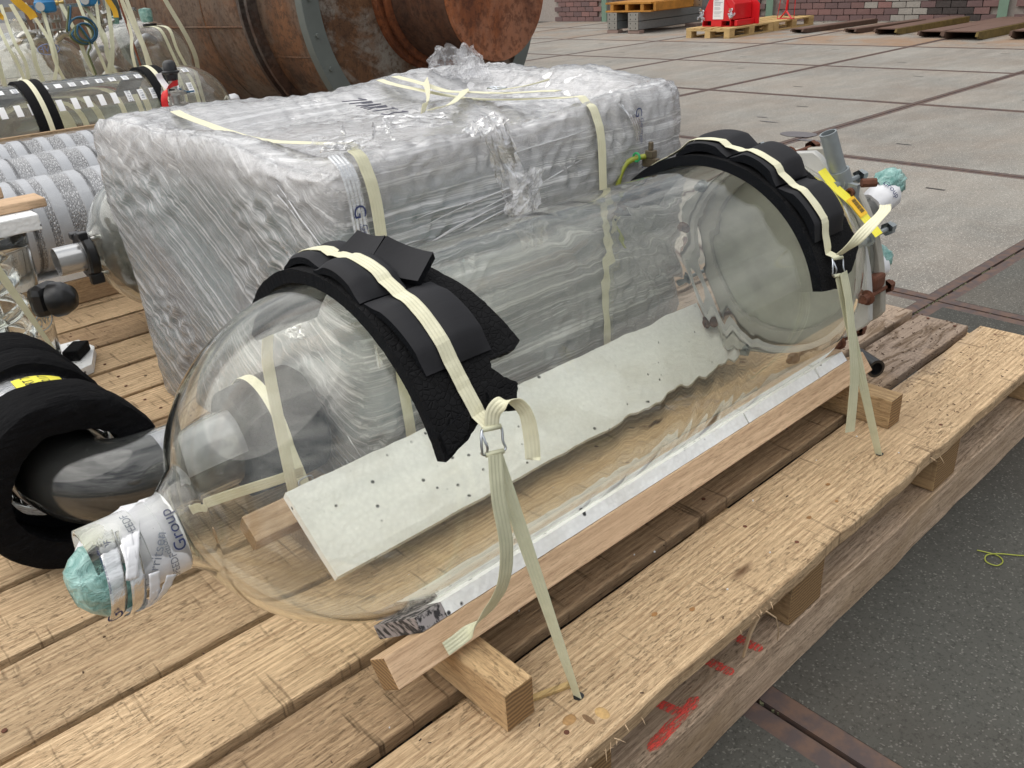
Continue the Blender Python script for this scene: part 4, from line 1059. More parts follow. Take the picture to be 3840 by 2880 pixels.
add('pad', pad(-.975, -.90, 90.5, 113, b0, .010, .012, -.945, seed=3), [FOAM_S, FOAM_P], PD, auto=40)
# standing flap (two leaves)
def leaf(P4, th, bow=.006):
    P4 = [Vector(p) for p in P4]; n = (P4[1] - P4[0]).cross(P4[3] - P4[0]).normalized(); nu, nv = 12, 8; V, Fc, M = [], [], []
    for lay in (0, 1):
        for i in range(nu + 1):
            for j in range(nv + 1):
                f, g = i / nu, j / nv; p = (P4[0] * (1 - f) + P4[1] * f) * (1 - g) + (P4[3] * (1 - f) + P4[2] * f) * g
                V.append(p + n * (bow * sin(pi * f) + (th if lay == 0 else 0)) )
    c = nv + 1; L = (nu + 1) * c
    for i in range(nu):
        for j in range(nv):
            a = i * c + j; Fc.append((a, a + 1, a + c + 1, a + c)); M.append(0); Fc.append((L + a, L + a + c, L + a + c + 1, L + a + 1)); M.append(0)
    for i in range(nu):
        for j in (0, nv):
            a = i * c + j; Fc.append((a, a + c, L + a + c, L + a)); M.append(1)
    for j in range(nv):
        for i in (0, nu):
            a = i * c + j; Fc.append((a, a + 1, L + a + 1, L + a)); M.append(1)
    return V, Fc, M
fA, fB, fC = cyP(-.905, 66, b0 + .016), cyP(-.935, 80, b0 + .010), cyP(-.945, 92, b0 + .012)
add('flap', leaf([fA, fB, cyP(-.895, 82, b0 + .038), cyP(-.868, 70, b0 + .036)], .014), [FOAM_S, FOAM_P], PD, auto=40)
add('flap', leaf([fB, fC, cyP(-.905, 92, b0 + .036), cyP(-.896, 82.4, b0 + .038)], .014), [FOAM_S, FOAM_P], PD, auto=40)
# right set
fm2 = root('foam_mat', (-.08, CW, .55), 'right black foam mat on the big drum, beside the flange', 'foam mat', 'black foam mats over the big drum')
out = [(-.137, 12.5, .6), (-.080, 10.5, .6), (-.075, 13.5, .8), (-.030, 14.5, .6), (.010, 22, .8), (.004, 34, .4), (.0, 60, .3), (.0, 100, .3), (0, 150, .3), (-.139, 150, .3), (-.139, 80, .3), (-.137, 40, .3)]
add('mat', mat_on(out, r0, .019, seed=11), [FOAM, FOAM_P], fm2, auto=40, origin=(-.07, CW, .6))
PADS_L = list(PADS); PADS.clear()
PD2 = root('foam_pads', (-.08, CW, .80), 'three smooth black split foam pads arched under the right strap', 'foam padding', 'foam pads under the straps')
for (a, b, s1_, hh) in ((31, 56, -.028, .013), (57, 80, -.020, .015), (81, 106, -.012, .013)):
    add('pad', pad(-.128, s1_, a, b, b0, hh, .020, -.105, seed=a, pinch=.85), [FOAM_S, FOAM_P], PD2, auto=40)

def wire_buckle(c, ax, ay, n, w, h, par=None, rw=.0017):
    """two bars wound with webbing and bent wire sides"""
    c, ax, ay, n = Vector(c), Vector(ax), Vector(ay), Vector(n)
    L = [c - ax * w / 2 + ay * h / 2, c - ax * w * .62 + ay * h * .2 + n * .003, c - ax * w * .64 - ay * h * .25 + n * .002, c - ax * w * .5 - ay * h * .52, c + ax * w * .5 - ay * h * .5, c + ax * w * .47 - ay * h * .1, c + ax * w * .42 + ay * h * .5, c - ax * w * .45 + ay * h * .5, c - ax * w * .5 + ay * h * .15 + n * .004, c - ax * w * .42 - ay * h * .18 + n * .005, c - ax * w * .38 - ay * h * .45]
    return tube(smoothpath(L, 5), rw, 8)
def basis(tan, P):
    n = (CAM - P).normalized(); tan = tan.normalized(); n = (n - tan * n.dot(tan)).normalized(); return tan.cross(n) * -1, n

PADS_R = list(PADS)
def drum_strap(name_lab, s_of, buckle, hole, tail, loop, grp, back_s, wl, tail_side=(0, .6, .8)):
    global PADS
    PADS = back_s
    st = root('strap', buckle, name_lab, 'strap', grp)
    path, sides = [], []
    for a in [168 - 1.5 * k_ for k_ in range(int((168 - wl) / 1.5) + 1)]:
        s = s_of(a); hh = max(pad_r(a), .45 * (pad_r(a - 4) + pad_r(a + 4))); path.append(cyP(s, a, b0 + .0036 + hh)); sides.append(Vector((1, 0, 0)))
    e = cyP(s_of(168), 180, RD + .02); path.insert(0, e); sides.insert(0, X_); path.insert(0, Vector((e.x, e.y, DZ))); sides.insert(0, X_)
    bk = Vector(buckle)
    ax = Vector((.95, -.2, -.12)).normalized(); ay = Vector((-.08, .34, .94)).normalized(); ay = (ay - ax * ay.dot(ax)).normalized(); n = ax.cross(ay)
    if n.dot(CAM - bk) < 0: n = -n
    path.append(bk + ay * .017); sides.append(ax)
    add('webbing', ribbon(path, sides, .0215, .0013), WEB, st, smooth=False, label='cream webbing over the foam')
    add('buckle', wire_buckle(bk, ax, ay, n, .028, .03), ZINC, st, smooth=True, label='bent wire buckle')
    for k in (1, -1):
        add('winding', tube([bk + ay * (.0155 * k) - ax * .0125, bk + ay * (.0155 * k) + ax * .0125], .0034, 10), WEB2, st, smooth=True)
    h = Vector(hole); m = 14
    path = [bk - ay * .017 + (h - bk + ay * .017) * (i / m) for i in range(m + 1)] + [h - Z_ * .02]
    sides = []
    for i in range(m + 2):
        f = min(1, i / m); a = -1.15 * f; v = Matrix.Rotation(a, 3, 'Z') @ ax; sides.append(v)
    add('hold_down', ribbon(path, sides, .020, .0013, wfun=lambda f: 1 - .35 * f), WEB2, st)
    tp_ = smoothpath(tail, 7); k = len(tp_)
    sd_ = [(ax.lerp(Vector(tail_side), max(0, min(1, (f - .55) / .35)))).normalized() for f in [i / (k - 1) for i in range(k)]]
    add('loose_end', ribbon(tp_, sd_, .0195, .0013), WEB2, st)
    if not loop: loop = [bk + ay * .017, bk + ay * .036 + n * .005 + ax * .003, bk + ay * .046 + n * .011 + ax * .016, bk + ay * .042 + n * .013 + ax * .032, bk + ay * .024 + n * .012 + ax * .044, bk - ay * .006 + n * .008 + ax * .049, bk - ay * .034 + n * .004 + ax * .050]
    lp = smoothpath(loop, 7); k = len(lp)
    kf = [ax, ax * .75 + n * .65, ax * .6 + n * .8, ax * .95 + n * .3]
    sd_ = [kf[min(2, int(i / (k - 1) * 3))].lerp(kf[min(3, int(i / (k - 1) * 3) + 1)], (i / (k - 1) * 3) % 1 if i < k - 1 else 0) for i in range(k)]
    add('loop', ribbon(lp, sd_, .0195, .0013), WEB, st)
    return st
drum_strap('left strap on the big drum, tail curling on the near rail',
    lambda a: -.936 - .012 * max(0, (a - 55) / 60) + .009 * max(0, (48 - a) / 20) , (-.927, .150, .645), (-.875, .071, .234),
    [(-.934, .140, .632), (-.944, .128, .58), (-.942, .122, .51), (-.944, .132, .445), (-.951, .160, .388), (-.966, .178, .356), (-.985, .185, .344), (-1.008, .187, .340)],
    None,
    'webbing straps over the big drum', PADS_L, 27)
drum_strap('right strap on the big drum, tail hanging straight down',
    lambda a: -.105 + .005 * max(0, (48 - a) / 20), (-.100, .150, .645), (.006, .071, .234),
    [(-.098, .140, .636), (-.092, .126, .58), (-.086, .112, .50), (-.076, .104, .42), (-.070, .102, .31)],
    [(-.102, .150, .668), (-.098, .130, .690), (-.080, .118, .712), (-.055, .112, .728), (-.030, .112, .738), (-.012, .120, .742)],
    'webbing straps over the big drum', PADS_R, 25, (.8, -.5, 0))

# ================================================================== film wrapped bundle
bag = root('wrapped_bundle', (-.27, 1.11, DZ), 'large grey white bundle wrapped in crumpled stretch film and banded with two cream straps', 'wrapped load')
bx0, bx1, by0, by1, bz0, bz1 = -.785, .29, .70, 1.56, DZ + .003, .902
def bagmesh(off=0, step=.0085, amp=1.0, bottom=False, rad=.062, seed=0, fs=0):
    x0, x1, y0, y1, z0, z1 = bx0 - off, bx1 + off, by0 - off, by1 + off, bz0, bz1 + off
    V, Fc = [], []; idx = {}
    def vid(p):
        k = (round(p.x, 4), round(p.y, 4), round(p.z, 4))
        if k not in idx: idx[k] = len(V); V.append(p)
        return idx[k]
    nx, ny, nz = int((x1 - x0) / step), int((y1 - y0) / step), int((z1 - z0) / step)
    X = [x0 + (x1 - x0) * i / nx for i in range(nx + 1)]; Y = [y0 + (y1 - y0) * i / ny for i in range(ny + 1)]; Z = [z0 + (z1 - z0) * i / nz for i in range(nz + 1)]
    def quad(a, b, c, d): Fc.append((vid(Vector(a)), vid(Vector(b)), vid(Vector(c)), vid(Vector(d))))
    for i in range(nx):
        for j in range(ny): quad((X[i], Y[j], z1), (X[i + 1], Y[j], z1), (X[i + 1], Y[j + 1], z1), (X[i], Y[j + 1], z1))
        for k in range(nz):
            quad((X[i], y0, Z[k]), (X[i + 1], y0, Z[k]), (X[i + 1], y0, Z[k + 1]), (X[i], y0, Z[k + 1]))
            quad((X[i + 1], y1, Z[k]), (X[i], y1, Z[k]), (X[i], y1, Z[k + 1]), (X[i + 1], y1, Z[k + 1]))
    for j in range(ny):
        for k in range(nz):
            quad((x1, Y[j], Z[k]), (x1, Y[j + 1], Z[k]), (x1, Y[j + 1], Z[k + 1]), (x1, Y[j], Z[k + 1]))
            quad((x0, Y[j + 1], Z[k]), (x0, Y[j], Z[k]), (x0, Y[j], Z[k + 1]), (x0, Y[j + 1], Z[k + 1]))
    out = []
    for p in V:
        q = Vector((min(max(p.x, x0 + rad), x1 - rad), min(max(p.y, y0 + rad), y1 - rad), min(max(p.z, z0 - 1), z1 - rad * .7)))
        d = p - q; d.z *= 1
        if d.length > 1e-6:
            n = d.normalized(); m = max(abs(d.x), abs(d.y), abs(d.z) * 1.0)
            R = rad if d.x or d.y else rad * .7
            p2 = q + n * max(m, 0) if m else p
        else: n = Z_; p2 = p
        # top edge tension, sagging sheet in the middle, lumpy rim
        hx = (p2.x - x0) / (x1 - x0); hy = (p2.y - y0) / (y1 - y0)
        top = max(0, min(1, (p2.z - (z1 - .06)) / .05))
        sag = (max(0, min(1, min(hx, 1 - hx) * 7)) * max(0, min(1, min(hy, 1 - hy) * 6))) ** 1.5
        p2.z -= top * (.052 * sag + .028 * n3(hx * 3 + 2, hy * 3, seed))
        p2.z += top * (.012 * n3(hx * 2.2, hy * 2, 5) - .012 * max(0, 1 - hy * 6) * max(0, sin(hx * 7)) )
        p2.x += -.086 * max(0, min(1, hy)) * (1 - hx) - .15 * hx * max(0, 1 - hy * 3.2) ** 1.5
        p2.z -= .026 * top * max(0, 1 - hx * 2.5) * max(0, 1 - hy * 2.2)
        # broad lumps
        w = n * (.017 * n3(p.x * 3.6, p.y * 3.6, p.z * 3.6 + seed))
        # film folds: mostly along the face, tilted; on the left end diagonal
        if abs(n.x) > .7: u_ = p.y * .8 + p.z * .62; v_ = p.z * .8 - p.y * .62; fy, fz = (3, 46)
        elif abs(n.y) > .7: u_ = p.x + .18 * p.z; v_ = p.z - .18 * p.x; fy, fz = (2.5, 60)
        else: u_ = p.x * .8 + p.y * .5; v_ = p.y * .8 - p.x * .5; fy, fz = (12, 24)
        if abs(n.x) > .7: r_ = 1 - abs(n3(v_ * fz * .55, u_ * fy, seed + fs)) * 2
        else: r_ = 1 - abs(n3(u_ * fy, v_ * fz * .55, seed + fs)) * 2
        r2 = 1 - abs(n3(u_ * fy * 3.1, v_ * fz * 1.7, seed + 3 + fs)) * 2
        c3_ = 1 - abs(n3(p.x * 26, p.y * 26, p.z * 26 + seed + fs)) * 2
        cm_ = max(0, min(1, .5 + 3 * n3(p.x * 4, p.y * 4, p.z * 4 + 3)))
        w += n * amp * (.0006 * (r_ - .5) + .0005 * (r2 - .5) + .0019 * (c3_ - .5) * (1 + 3.5 * cm_))
        # tight waist
        if abs(n.z) < .5: w -= Vector((n.x, n.y, 0)) * .012 * sin(min(1, max(0, (p.z - z0) / (z1 - z0))) * pi * 1.0) * -.5
        out.append(p2 + w)
    return out, Fc
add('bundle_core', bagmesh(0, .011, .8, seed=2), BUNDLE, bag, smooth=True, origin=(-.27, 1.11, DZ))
# banding straps (under the outer film) and printed tape
def bag_strap(xf, xt, w=.0235):
    P = [(xf + .012, .682, .245), (xf + .006, .682, .55), (xf, .681, .80), (xf - .004, .690, .87), (xf - .008, .715, .900), (xt, .80, .893), (xt + .01, 1.1, .872), (xt + .02, 1.4, .885), (xt + .02, 1.50, .897)]
    P = smoothpath(P, 10); P = [p + Vector((.0015 * n3(p.z * 20, p.y * 20), -.008 if p.y < .72 else 0, .010 if p.y > .72 else 0)) for p in P]
    return ribbon(P, X_, w, .0013)
add('banding', bag_strap(-.715, -.72), WEB, bag); add('banding', bag_strap(-.146, -.145), WEB, bag)
tpe = add('printed_tape', ribbon(smoothpath([(-.742, .677, .52), (-.748, .675, .66), (-.752, .6755, .82), (-.756, .684, .875), (-.76, .71, .900)], 8), X_, .030, .001), TAPEC, bag)
add('print', join(text('G', .034, (-.7505, .6735, .808), -Z_, X_, .001), text('Gerritsen', .0155, (-.745, .6735, .755), -Z_, X_, .001), text('technical solutions', .008, (-.752, .6735, .758), -Z_, X_, .001)), NAVY, tpe)
tpe = add('printed_tape', ribbon(smoothpath([(-.008, .677, .70), (-.018, .676, .80), (-.040, .679, .86), (-.06, .705, .895)], 8), X_, .026, .001), TAPEC, bag)
add('print', join(text('G', .030, (-.028, .674, .865), -Z_, X_, .001), text('Gerritsen', .014, (-.018, .673, .825), -Z_, X_, .001), text('A', .026, (-.009, .673, .752), -Z_, X_, .001)), NAVY, tpe)
# strap lying over the top with buckle and folded tail
tk = root('strap', (-.14, 1.1, 0.9120), 'cream strap lying loosely across the top of the wrapped bundle with a small wire buckle', 'strap')
add('webbing', ribbon(smoothpath([(-.080, 1.49, 0.9110), (-.115, 1.32, 0.9040), (-.15, 1.18, 0.8980), (-.152, 1.07, 0.9010), (-.150, .96, 0.9050), (-.146, .84, 0.9150), (-.143, .80, 0.9170)], 8), X_, .024, .0013), WEB, tk)
add('webbing', ribbon(smoothpath([(-.160, 1.10, 0.9050), (-.21, 1.04, 0.9080), (-.32, .95, 0.9050), (-.40, .89, 0.9120), (-.435, .865, 0.9170)], 8), Vector((.5, -.6, .2)), .024, .0013, wfun=lambda f: 1), WEB, tk)
add('webbing', ribbon(smoothpath([(-.113, 1.31, 0.9120), (-.22, 1.16, 0.9050), (-.36, .98, 0.9070), (-.445, .885, 0.9170)], 8), Vector((.6, .5, .3)), .020, .0013), WEB, tk)
add('webbing', ribbon(smoothpath([(-.152, .97, 0.9120), (-.11, .93, 0.9180), (-.07, .90, 0.9270)], 6), X_, .022, .0013), WEB, tk)
add('buckle', wire_buckle((-.15, .99, 0.9140), X_, Y_, Z_, .030, .032), ZINC, tk, smooth=True)
# handwriting on the top sheet
def scrib(c, ax, ay, s):
    L = [[(-3, .4), (-2.2, .5), (-2.6, -.5)], [(-1.6, -.5), (-1.5, .5), (-1.1, .4), (-1.2, 0), (-1.5, -.02)], [(-.7, -.5), (-.35, .5), (-.1, -.5)], [(-.6, -.1), (-.2, -.1)], [(.3, -.5), (.3, .5), (.7, .4), (.6, 0), (.35, 0), (.8, -.5)], [(1.0, .5), (1.8, .45)], [(1.4, .48), (1.4, -.5)], [(2.4, .4), (2.8, .5), (2.5, 0), (2.9, -.4), (2.4, -.5)]]
    return join(*[tube([Vector(c) + Vector(ax) * x * s + Vector(ay) * y * s + Z_ * .002 for x, y in l], .0013, 5) for l in L])
add('handwriting', scrib((-.42, 1.10, 0.9025), Vector((-.25, -.97, 0)) , Vector((.97, -.25, 0)), .052), plain('marker_ink', (.10, .10, .13), .6), bag)
# loose film: tuft, hanging tail, torn flaps
def crumple(c, ux, uy, w, h, amp, seed, nu=26, nv=26, taper=0):
    c, ux, uy = Vector(c), Vector(ux), Vector(uy); n = ux.cross(uy).normalized()
    def f(u, v):
        ww = w * (1 - taper * v); p = c + ux * ((u - .5) * ww) + uy * (v * h)
        a = amp * ((1 - abs(n3(u * 5 + seed, v * 3)) * 2.4) * .6 + (1 - abs(n3(u * 11, v * 7 + seed)) * 2) * .3)
        return p + n * a + ux * (.5 * amp * n3(u * 4, v * 4 + seed, 7)) + uy * (.4 * amp * n3(u * 6 + seed, v * 3, 3))
    return sheet(f, nu, nv)
add('film_tail', crumple((-.425, .685, .905), (1, -.05, .1), (.28, -.06, -.96), .062, .26, .016, 3, 14, 34, -.25), FILM_LOOSE, bag)
add('film_tail', crumple((-.445, .72, .915), (1, 0, .2), (.05, -.5, -.1), .075, .10, .02, 8, 14, 14), FILM_LOOSE, bag)
add('film_tail', crumple((-.39, .680, .72), (1, 0, -.3), (.5, -.03, .87), .085, .10, .014, 14, 18, 18, .5), FILM_LOOSE, bag)
add('film_tuft', crumple((.12, 1.47, .885), (.8, -.6, 0), (.02, .05, 1), .20, .085, .034, 5, 28, 16, .45), FILM_LOOSE, bag)
add('film_tuft', crumple((.14, 1.44, .885), (.5, -.8, 0), (-.2, -.2, .9), .14, .075, .03, 15, 24, 16, .5), FILM_LOOSE, bag)
random.seed(33)
for q in range(16):
    y = rnd(.85, 1.46); z = rnd(.28, .62) if q < 10 else rnd(.6, .86)
    a = rnd(-.9, .3); d = Vector((0, -cos(a), -sin(a)))
    add('film_flap', crumple((-.812, y, z), d, (-.25, -d.z, d.y), rnd(.05, .13), rnd(.04, .09), .012, q * 3, 12, 12, rnd(0, .5)), FILM_LOOSE, bag)
for q in range(7):
    add('film_flap', crumple((rnd(-.78, -.55), .70 + rnd(0, .1), .905), (rnd(-1, 1), rnd(-1, 1), 0), (0, rnd(-.3, .3), .9), rnd(.05, .12), rnd(.015, .03), .007, q * 5, 12, 10, .3), FILM_LOOSE, bag)
# long taut film ridges
rv = []
for q in range(70):
    if q < 42:
        y = rnd(.78, 1.5); z = rnd(.3, .87); L = rnd(.06, .35); k = 9; P = []
        for i in range(k): f = i / (k - 1); P.append(Vector((-.8085 - .002 * sin(f * pi) + .004 * n3(q, f * 3), y - L * .8 * f, z - L * .55 * f + .012 * sin(f * 3 + q))))
    else:
        x = rnd(-.75, -.35); z = rnd(.45, .86); L = rnd(.08, .35); k = 9; P = []
        for i in range(k): f = i / (k - 1); P.append(Vector((x + L * f, .6885 - .002 * sin(f * pi), z + L * .12 * f + .006 * sin(f * 4 + q))))
    P = [p for p in P if p.y > .69 or q >= 42]
    if len(P) > 3: rv.append(tube(P, [.0004 + .0014 * sin(pi * i / (len(P) - 1)) for i in range(len(P))], 5))
add('film_ridges', join(*rv), film('film_ridge_plastic', .3, (.82, .82, .84), (30, 30, 30), .08, .3, .2, .4), bag, smooth=True, kind='stuff')
add('stretch_film', bagmesh(.010, .008, 1.2, seed=2, fs=7), FILM, bag, smooth=True, origin=(-.27, 1.11, DZ))

# ================================================================== glass vessel behind the bundle with clamped outlet
gvv = root('glass_vessel', (-.3, 2.0, .30), 'dark looking glass vessel end with black ring clamp, half hidden behind the wrapped bundle', 'glass vessel')
def dome_shell(x0, x1, a, R, c, th=.006, nozzle=.038, nl=.07, both=True):
    def P(o):
        L = [(x0 - a - nl, nozzle - o), (x0 - a - .01, nozzle - o)]
        for k in range(10, 33):
            ph = k / 32 * pi / 2
            if (R - o) * sin(ph) > nozzle + .006: L.append((x0 - (a - o) * cos(ph), (R - o) * sin(ph)))
        L += [(x0 + (x1 - x0) * k / 8, R - o) for k in range(1, 9)]
        if both:
            for k in range(1, 32): L.append((x1 + (a - o) * sin(pi / 2 * k / 32), (R - o) * cos(pi / 2 * k / 32)))
            L.append((x1 + a - o, .002))
        return L
    return lathe(P(0) + P(th)[::-1], c, X_, 72, closed=True)
fixn(add('glass_shell', dome_shell(-.66, .10, .17, .20, (0, 2.0, .50)), GLASS2, gvv, smooth=True))
add('added_dark_shell', lathe([(-.80, .001), (-.795, .06), (-.77, .11), (-.73, .155), (-.66, .185), (.1, .187)], (0, 2.0, .50), X_, 48), plain('added_dark_shell', (.09, .09, .085), .5), gvv, smooth=True)  # added inner shell, its dark colour stands for dark surroundings in the glass
add('ring_clamp', lathe([(-.862, .042), (-.862, .060), (-.856, .066), (-.838, .066), (-.832, .060), (-.832, .042)], (0, 2.0, .50), X_, 40, closed=True), BLACKP, gvv, auto=40)
for q in ((-.866, -.830, 1.95, 1.975, .425, .455), (-.866, -.84, 1.96, 1.99, .553, .573), (-.866, -.84, 2.03, 2.06, .54, .56)): add('clamp_lug', box(*q), BLACKP, gvv, bevel=.004)
for (yy, zz) in ((1.965, .55), (1.99, .44), (2.045, .545)): add('bolt', cyl((-.835, yy, zz), (-.805, yy, zz), .006, 8), STEEL, gvv)
add('outlet_tube', tube([Vector((-.93, 2.0, .50)), Vector((-.86, 2.0, .50))], .040, 32, inner=.004), plain('milky_silver_outlet', (.55, .55, .55), .15, .6), gvv, auto=40)
add('outlet_stub', cyl((-.50, 1.86, .66), (-.53, 1.84, .70), .03, 20), BLACKP, gvv)
o = add('foam_mat', mat_on([(-.60, 10), (-.52, 10), (-.52, 150), (-.60, 150)], .203, .012, cw=2.0, cz=.50, rr=.2), FOAM_S, auto=40); tag(o, 'black foam band round the dark looking vessel behind the bundle', 'foam mat')
o = add('foam_pad', leaf([(-.80, 1.62, .238), (-.70, 1.95, .32), (-.60, 1.95, .33), (-.66, 1.60, .25)], .03), FOAM_S); tag(o, 'smooth dark foam pad lying on the deck against the corner of the wrapped bundle', 'foam padding')
for (a, b, lab) in ((2.46, 2.55, 'squared brown timber rail under the nearest packed column'), ):
    o = add('timber_rail', box(-1.45, .7, 2.425, 2.545, DZ + .002, .318), W_SHADE, bevel=.003); tag(o, lab, 'timber rail')
o = add('polystyrene_board', box(-1.3, .6, 2.43, 2.57, .3195, .342), EPS); tag(o, 'white polystyrene strip under the nearest packed column', 'foam board')

# ================================================================== packed columns
def column(yc, zc, r, x0, x1, lab, seed):
    c = root('packed_column', ((x0 + x1) / 2, yc, zc - r), lab, 'glass column', 'packed columns lying side by side')
    add('packing', cyl((x0, yc, zc), (x1, yc, zc), r - .010, 48), PACK, c, auto=40)
    x = x0 + .03 + .013 * seed; k = 0
    rg = random.Random(seed)
    while x < x1 - .05:
        w = rg.uniform(.030, .042)
        add('band', lathe([(x, r - .0095), (x + .002, r - .005), (x + w - .002, r - .005), (x + w, r - .0095)], (0, yc, zc), X_ + Vector((0, 0, 0)), 48), BAND, c, auto=40)
        if k % 3 == 1: add('dark_seam', lathe([(x + w + .004, r - .0095), (x + w + .006, r - .006), (x + w + .010, r - .006), (x + w + .012, r - .0095)], (0, yc, zc), X_, 48), BLACKP, c)
        x += w + rg.choice((.024, .055, .062, .05)); k += 1
    add('clear_sleeve', lathe([(x0, r), (x0 + .3, r + .001), (x1 - .2, r), (x1, r)], (0, yc, zc), X_, 64, lambda t, th, rr: rr + .0012 * n3(t * 6, cos(th) * 3, sin(th) * 3 + seed)), SLEEVE, c, smooth=True)
column(2.52, .497, .155, -1.75, .65, 'nearest of the three packed columns, white bands over herringbone packing', 1)
column(3.00, .497, .155, -1.75, .85, 'middle one of the three packed columns', 2)
column(3.42, .497, .155, -1.75, .95, 'farthest of the three packed columns, beside the cream timber edge', 3)
o = add('foam_ring', lathe([(-.50, .156), (-.50, .172), (-.44, .172), (-.44, .156)], (0, 2.52, .497), X_, 48, closed=True), FOAM_S, auto=40); tag(o, 'black foam ring round the nearest packed column by the bundle corner', 'foam ring')
o = add('foam_ring', lathe([(.28, .157), (.28, .19), (.37, .19), (.37, .157)], (0, 3.0, .497), X_, 48, closed=True), FOAM_S, auto=40); tag(o, 'black foam ring peeping over the back of the bundle', 'foam ring')
pal2 = root('timber_pallet', (-.4, 3.9, 0), 'second timber pallet carrying the packed columns and labelled drum', 'pallet')
y = 2.70
for k in range(14):
    add('deck_board', box(-1.9, 1.02, y, y + .19, .2085, DZ), W_DECK, pal2); y += .205
for x in (-1.8, -.9, 0, .9): add('stringer', box(x, x + .1, 2.7, 5.5, .108, .2075), W_BLOCK, pal2)
for yy in (2.72, 4.0, 5.4): add('skid', box(-1.9, 1.02, yy, yy + .1, .003, .1075), W_SKID, pal2)
for yy, lab in ((2.98, 'timber bearer under the middle packed column'), (3.40, 'timber bearer under the farthest packed column')):
    o = add('timber_rail', box(-1.7, .8, yy - .05, yy + .06, DZ + .002, .341), W_SHADE); tag(o, lab, 'timber rail')
o = add('timber_rail', box(-1.7, .30, 3.64, 3.67, DZ + .002, .635), W_SHADE); tag(o, 'pale timber board standing on edge behind the farthest packed column', 'timber rail')
# timber and polystyrene over the near jar, upper left
o = add('timber_piece', box(-1.45, -.945, 1.84, 1.93, .685, .708), [W_PINK, W_END], bevel=.004); tag(o, 'short light timber lying on the white polystyrene over the upright glass jar', 'timber block')
o = add('timber_piece', rot_about(box(-1.45, -1.00, 2.02, 2.10, .69, .722), (-1.1, 2.05, .7), 'Z', .06), W_PINK, bevel=.004); tag(o, 'light timber end cut by the left edge of the photo, above the other one', 'timber block')
o = add('polystyrene_board', box(-1.42, -.985, 1.78, 2.0, .645, .684), EPS, bevel=.003); tag(o, 'white polystyrene slab lying on the upright glass jar at the left edge', 'foam board')
jar = root('glass_jar', (-1.15, 1.9, .26), 'upright clear glass jar with coiled glass inside and black clamps, cut by the left edge', 'glass vessel')
fixn(add('jar_shell', lathe([(.27, .125), (.30, .137), (.40, .142), (.46, .128), (.52, .138), (.60, .142), (.642, .145), (.642, .138), (.60, .136), (.52, .132), (.46, .122), (.40, .136), (.30, .130), (.276, .118)], (-1.145, 1.9, 0), Z_, 64, closed=True), GLASS3, jar, smooth=True))
coil = [Vector((-1.145 + .085 * cos(a), 1.9 + .085 * sin(a), .30 + .012 * a)) for a in [k * .32 for k in range(80)]]
fixn(add('glass_coil', tube(coil, .016, 14), GLASS2, jar, smooth=True))
fixn(add('inner_tube', tube([Vector((-1.145, 1.9, .275)), Vector((-1.145, 1.9, .64))], .035, 20, inner=.004), GLASS3, jar, smooth=True))
add('jar_foot', lathe([(.262, .0), (.262, .13), (.272, .13), (.272, 0)], (-1.145, 1.9, 0), Z_, 40), plain('milky_base', (.35, .36, .33), .3), jar)
add('side_clamp', join(obox((-1.025, 1.79, .47), (.5, -.8, 0), (.8, .5, 0), Z_, .05, .085, .085)), BLACKP, jar, bevel=.022)
add('side_dome', lathe([(0, .045), (.02, .043), (.045, .03), (.055, 0)], (-1.01, 1.765, .47), (.7, -.7, .1), 28), BLACKP, jar, smooth=True)
add('print', join(*[text('QVF', .030, (-1.145 + .146 * cos(a), 1.9 + .146 * sin(a), .415), (-sin(a), cos(a), 0), Z_) for a in (radians(-48),)], tube([Vector((-1.145 + .147 * cos(a), 1.9 + .147 * sin(a), .415)) + Vector((-sin(a), cos(a), 0)) * .036 * cos(b_) + Z_ * .022 * sin(b_) for a in (radians(-48),) for b_ in [2 * pi * k / 24 for k in range(25)]], .0012, 5)), plain('pale_blue_print', (.30, .42, .52), .5), jar)
o = add('polystyrene_board', rot_about(([Vector(p) for p in ((-1.16, 1.74, .237), (-.965, 1.80, .237), (-.915, 1.93, .237), (-.93, 2.02, .237), (-1.2, 2.05, .237), (-1.16, 1.74, .261), (-.965, 1.80, .261), (-.915, 1.93, .261), (-.93, 2.02, .261), (-1.2, 2.05, .261))], [(4, 3, 2, 1, 0), (5, 6, 7, 8, 9), (0, 1, 6, 5), (1, 2, 7, 6), (2, 3, 8, 7), (3, 4, 9, 8), (4, 0, 5, 9)]), (-1.05, 1.9, .24), 'Z', 0), EPS); tag(o, 'broken white polystyrene slab on the deck under the upright glass jar', 'foam board')
for i, (x, y, lab) in enumerate(((-.965, 1.90, 'small black foam offcut on the broken polystyrene slab, right one'), (-1.075, 1.775, 'black foam offcut at the front edge of the broken polystyrene slab'))):
    o = add('foam_offcut', rot_about(box(x - .05, x + .03, y - .022, y + .022, .262, .292), (x, y, .26), 'Z', .9 - i * .4), FOAM, bevel=.004); tag(o, lab, 'foam offcut')
st = root('strap', (-1.035, 1.635, DZ), 'pale webbing strap running down from the upright glass jar to the deck', 'strap')
add('webbing', ribbon([Vector((-1.165, 1.62, .72)).lerp(Vector((-1.033, 1.633, .233)), i / 14) for i in range(15)], [Matrix.Rotation(-1.0 * i / 14, 3, 'Z') @ Vector((.8, -.5, 0)) for i in range(15)], .026, .0013, wfun=lambda f: 1 - .3 * f), WEB2, st)
add('cord', tube(smoothpath([(-1.09, 1.72, .2395), (-1.035, 1.635, .2395), (-1.010, 1.487, .2395)], 8), .0028, 8), plain('straw_cord', (.30, .23, .12), .8), st)

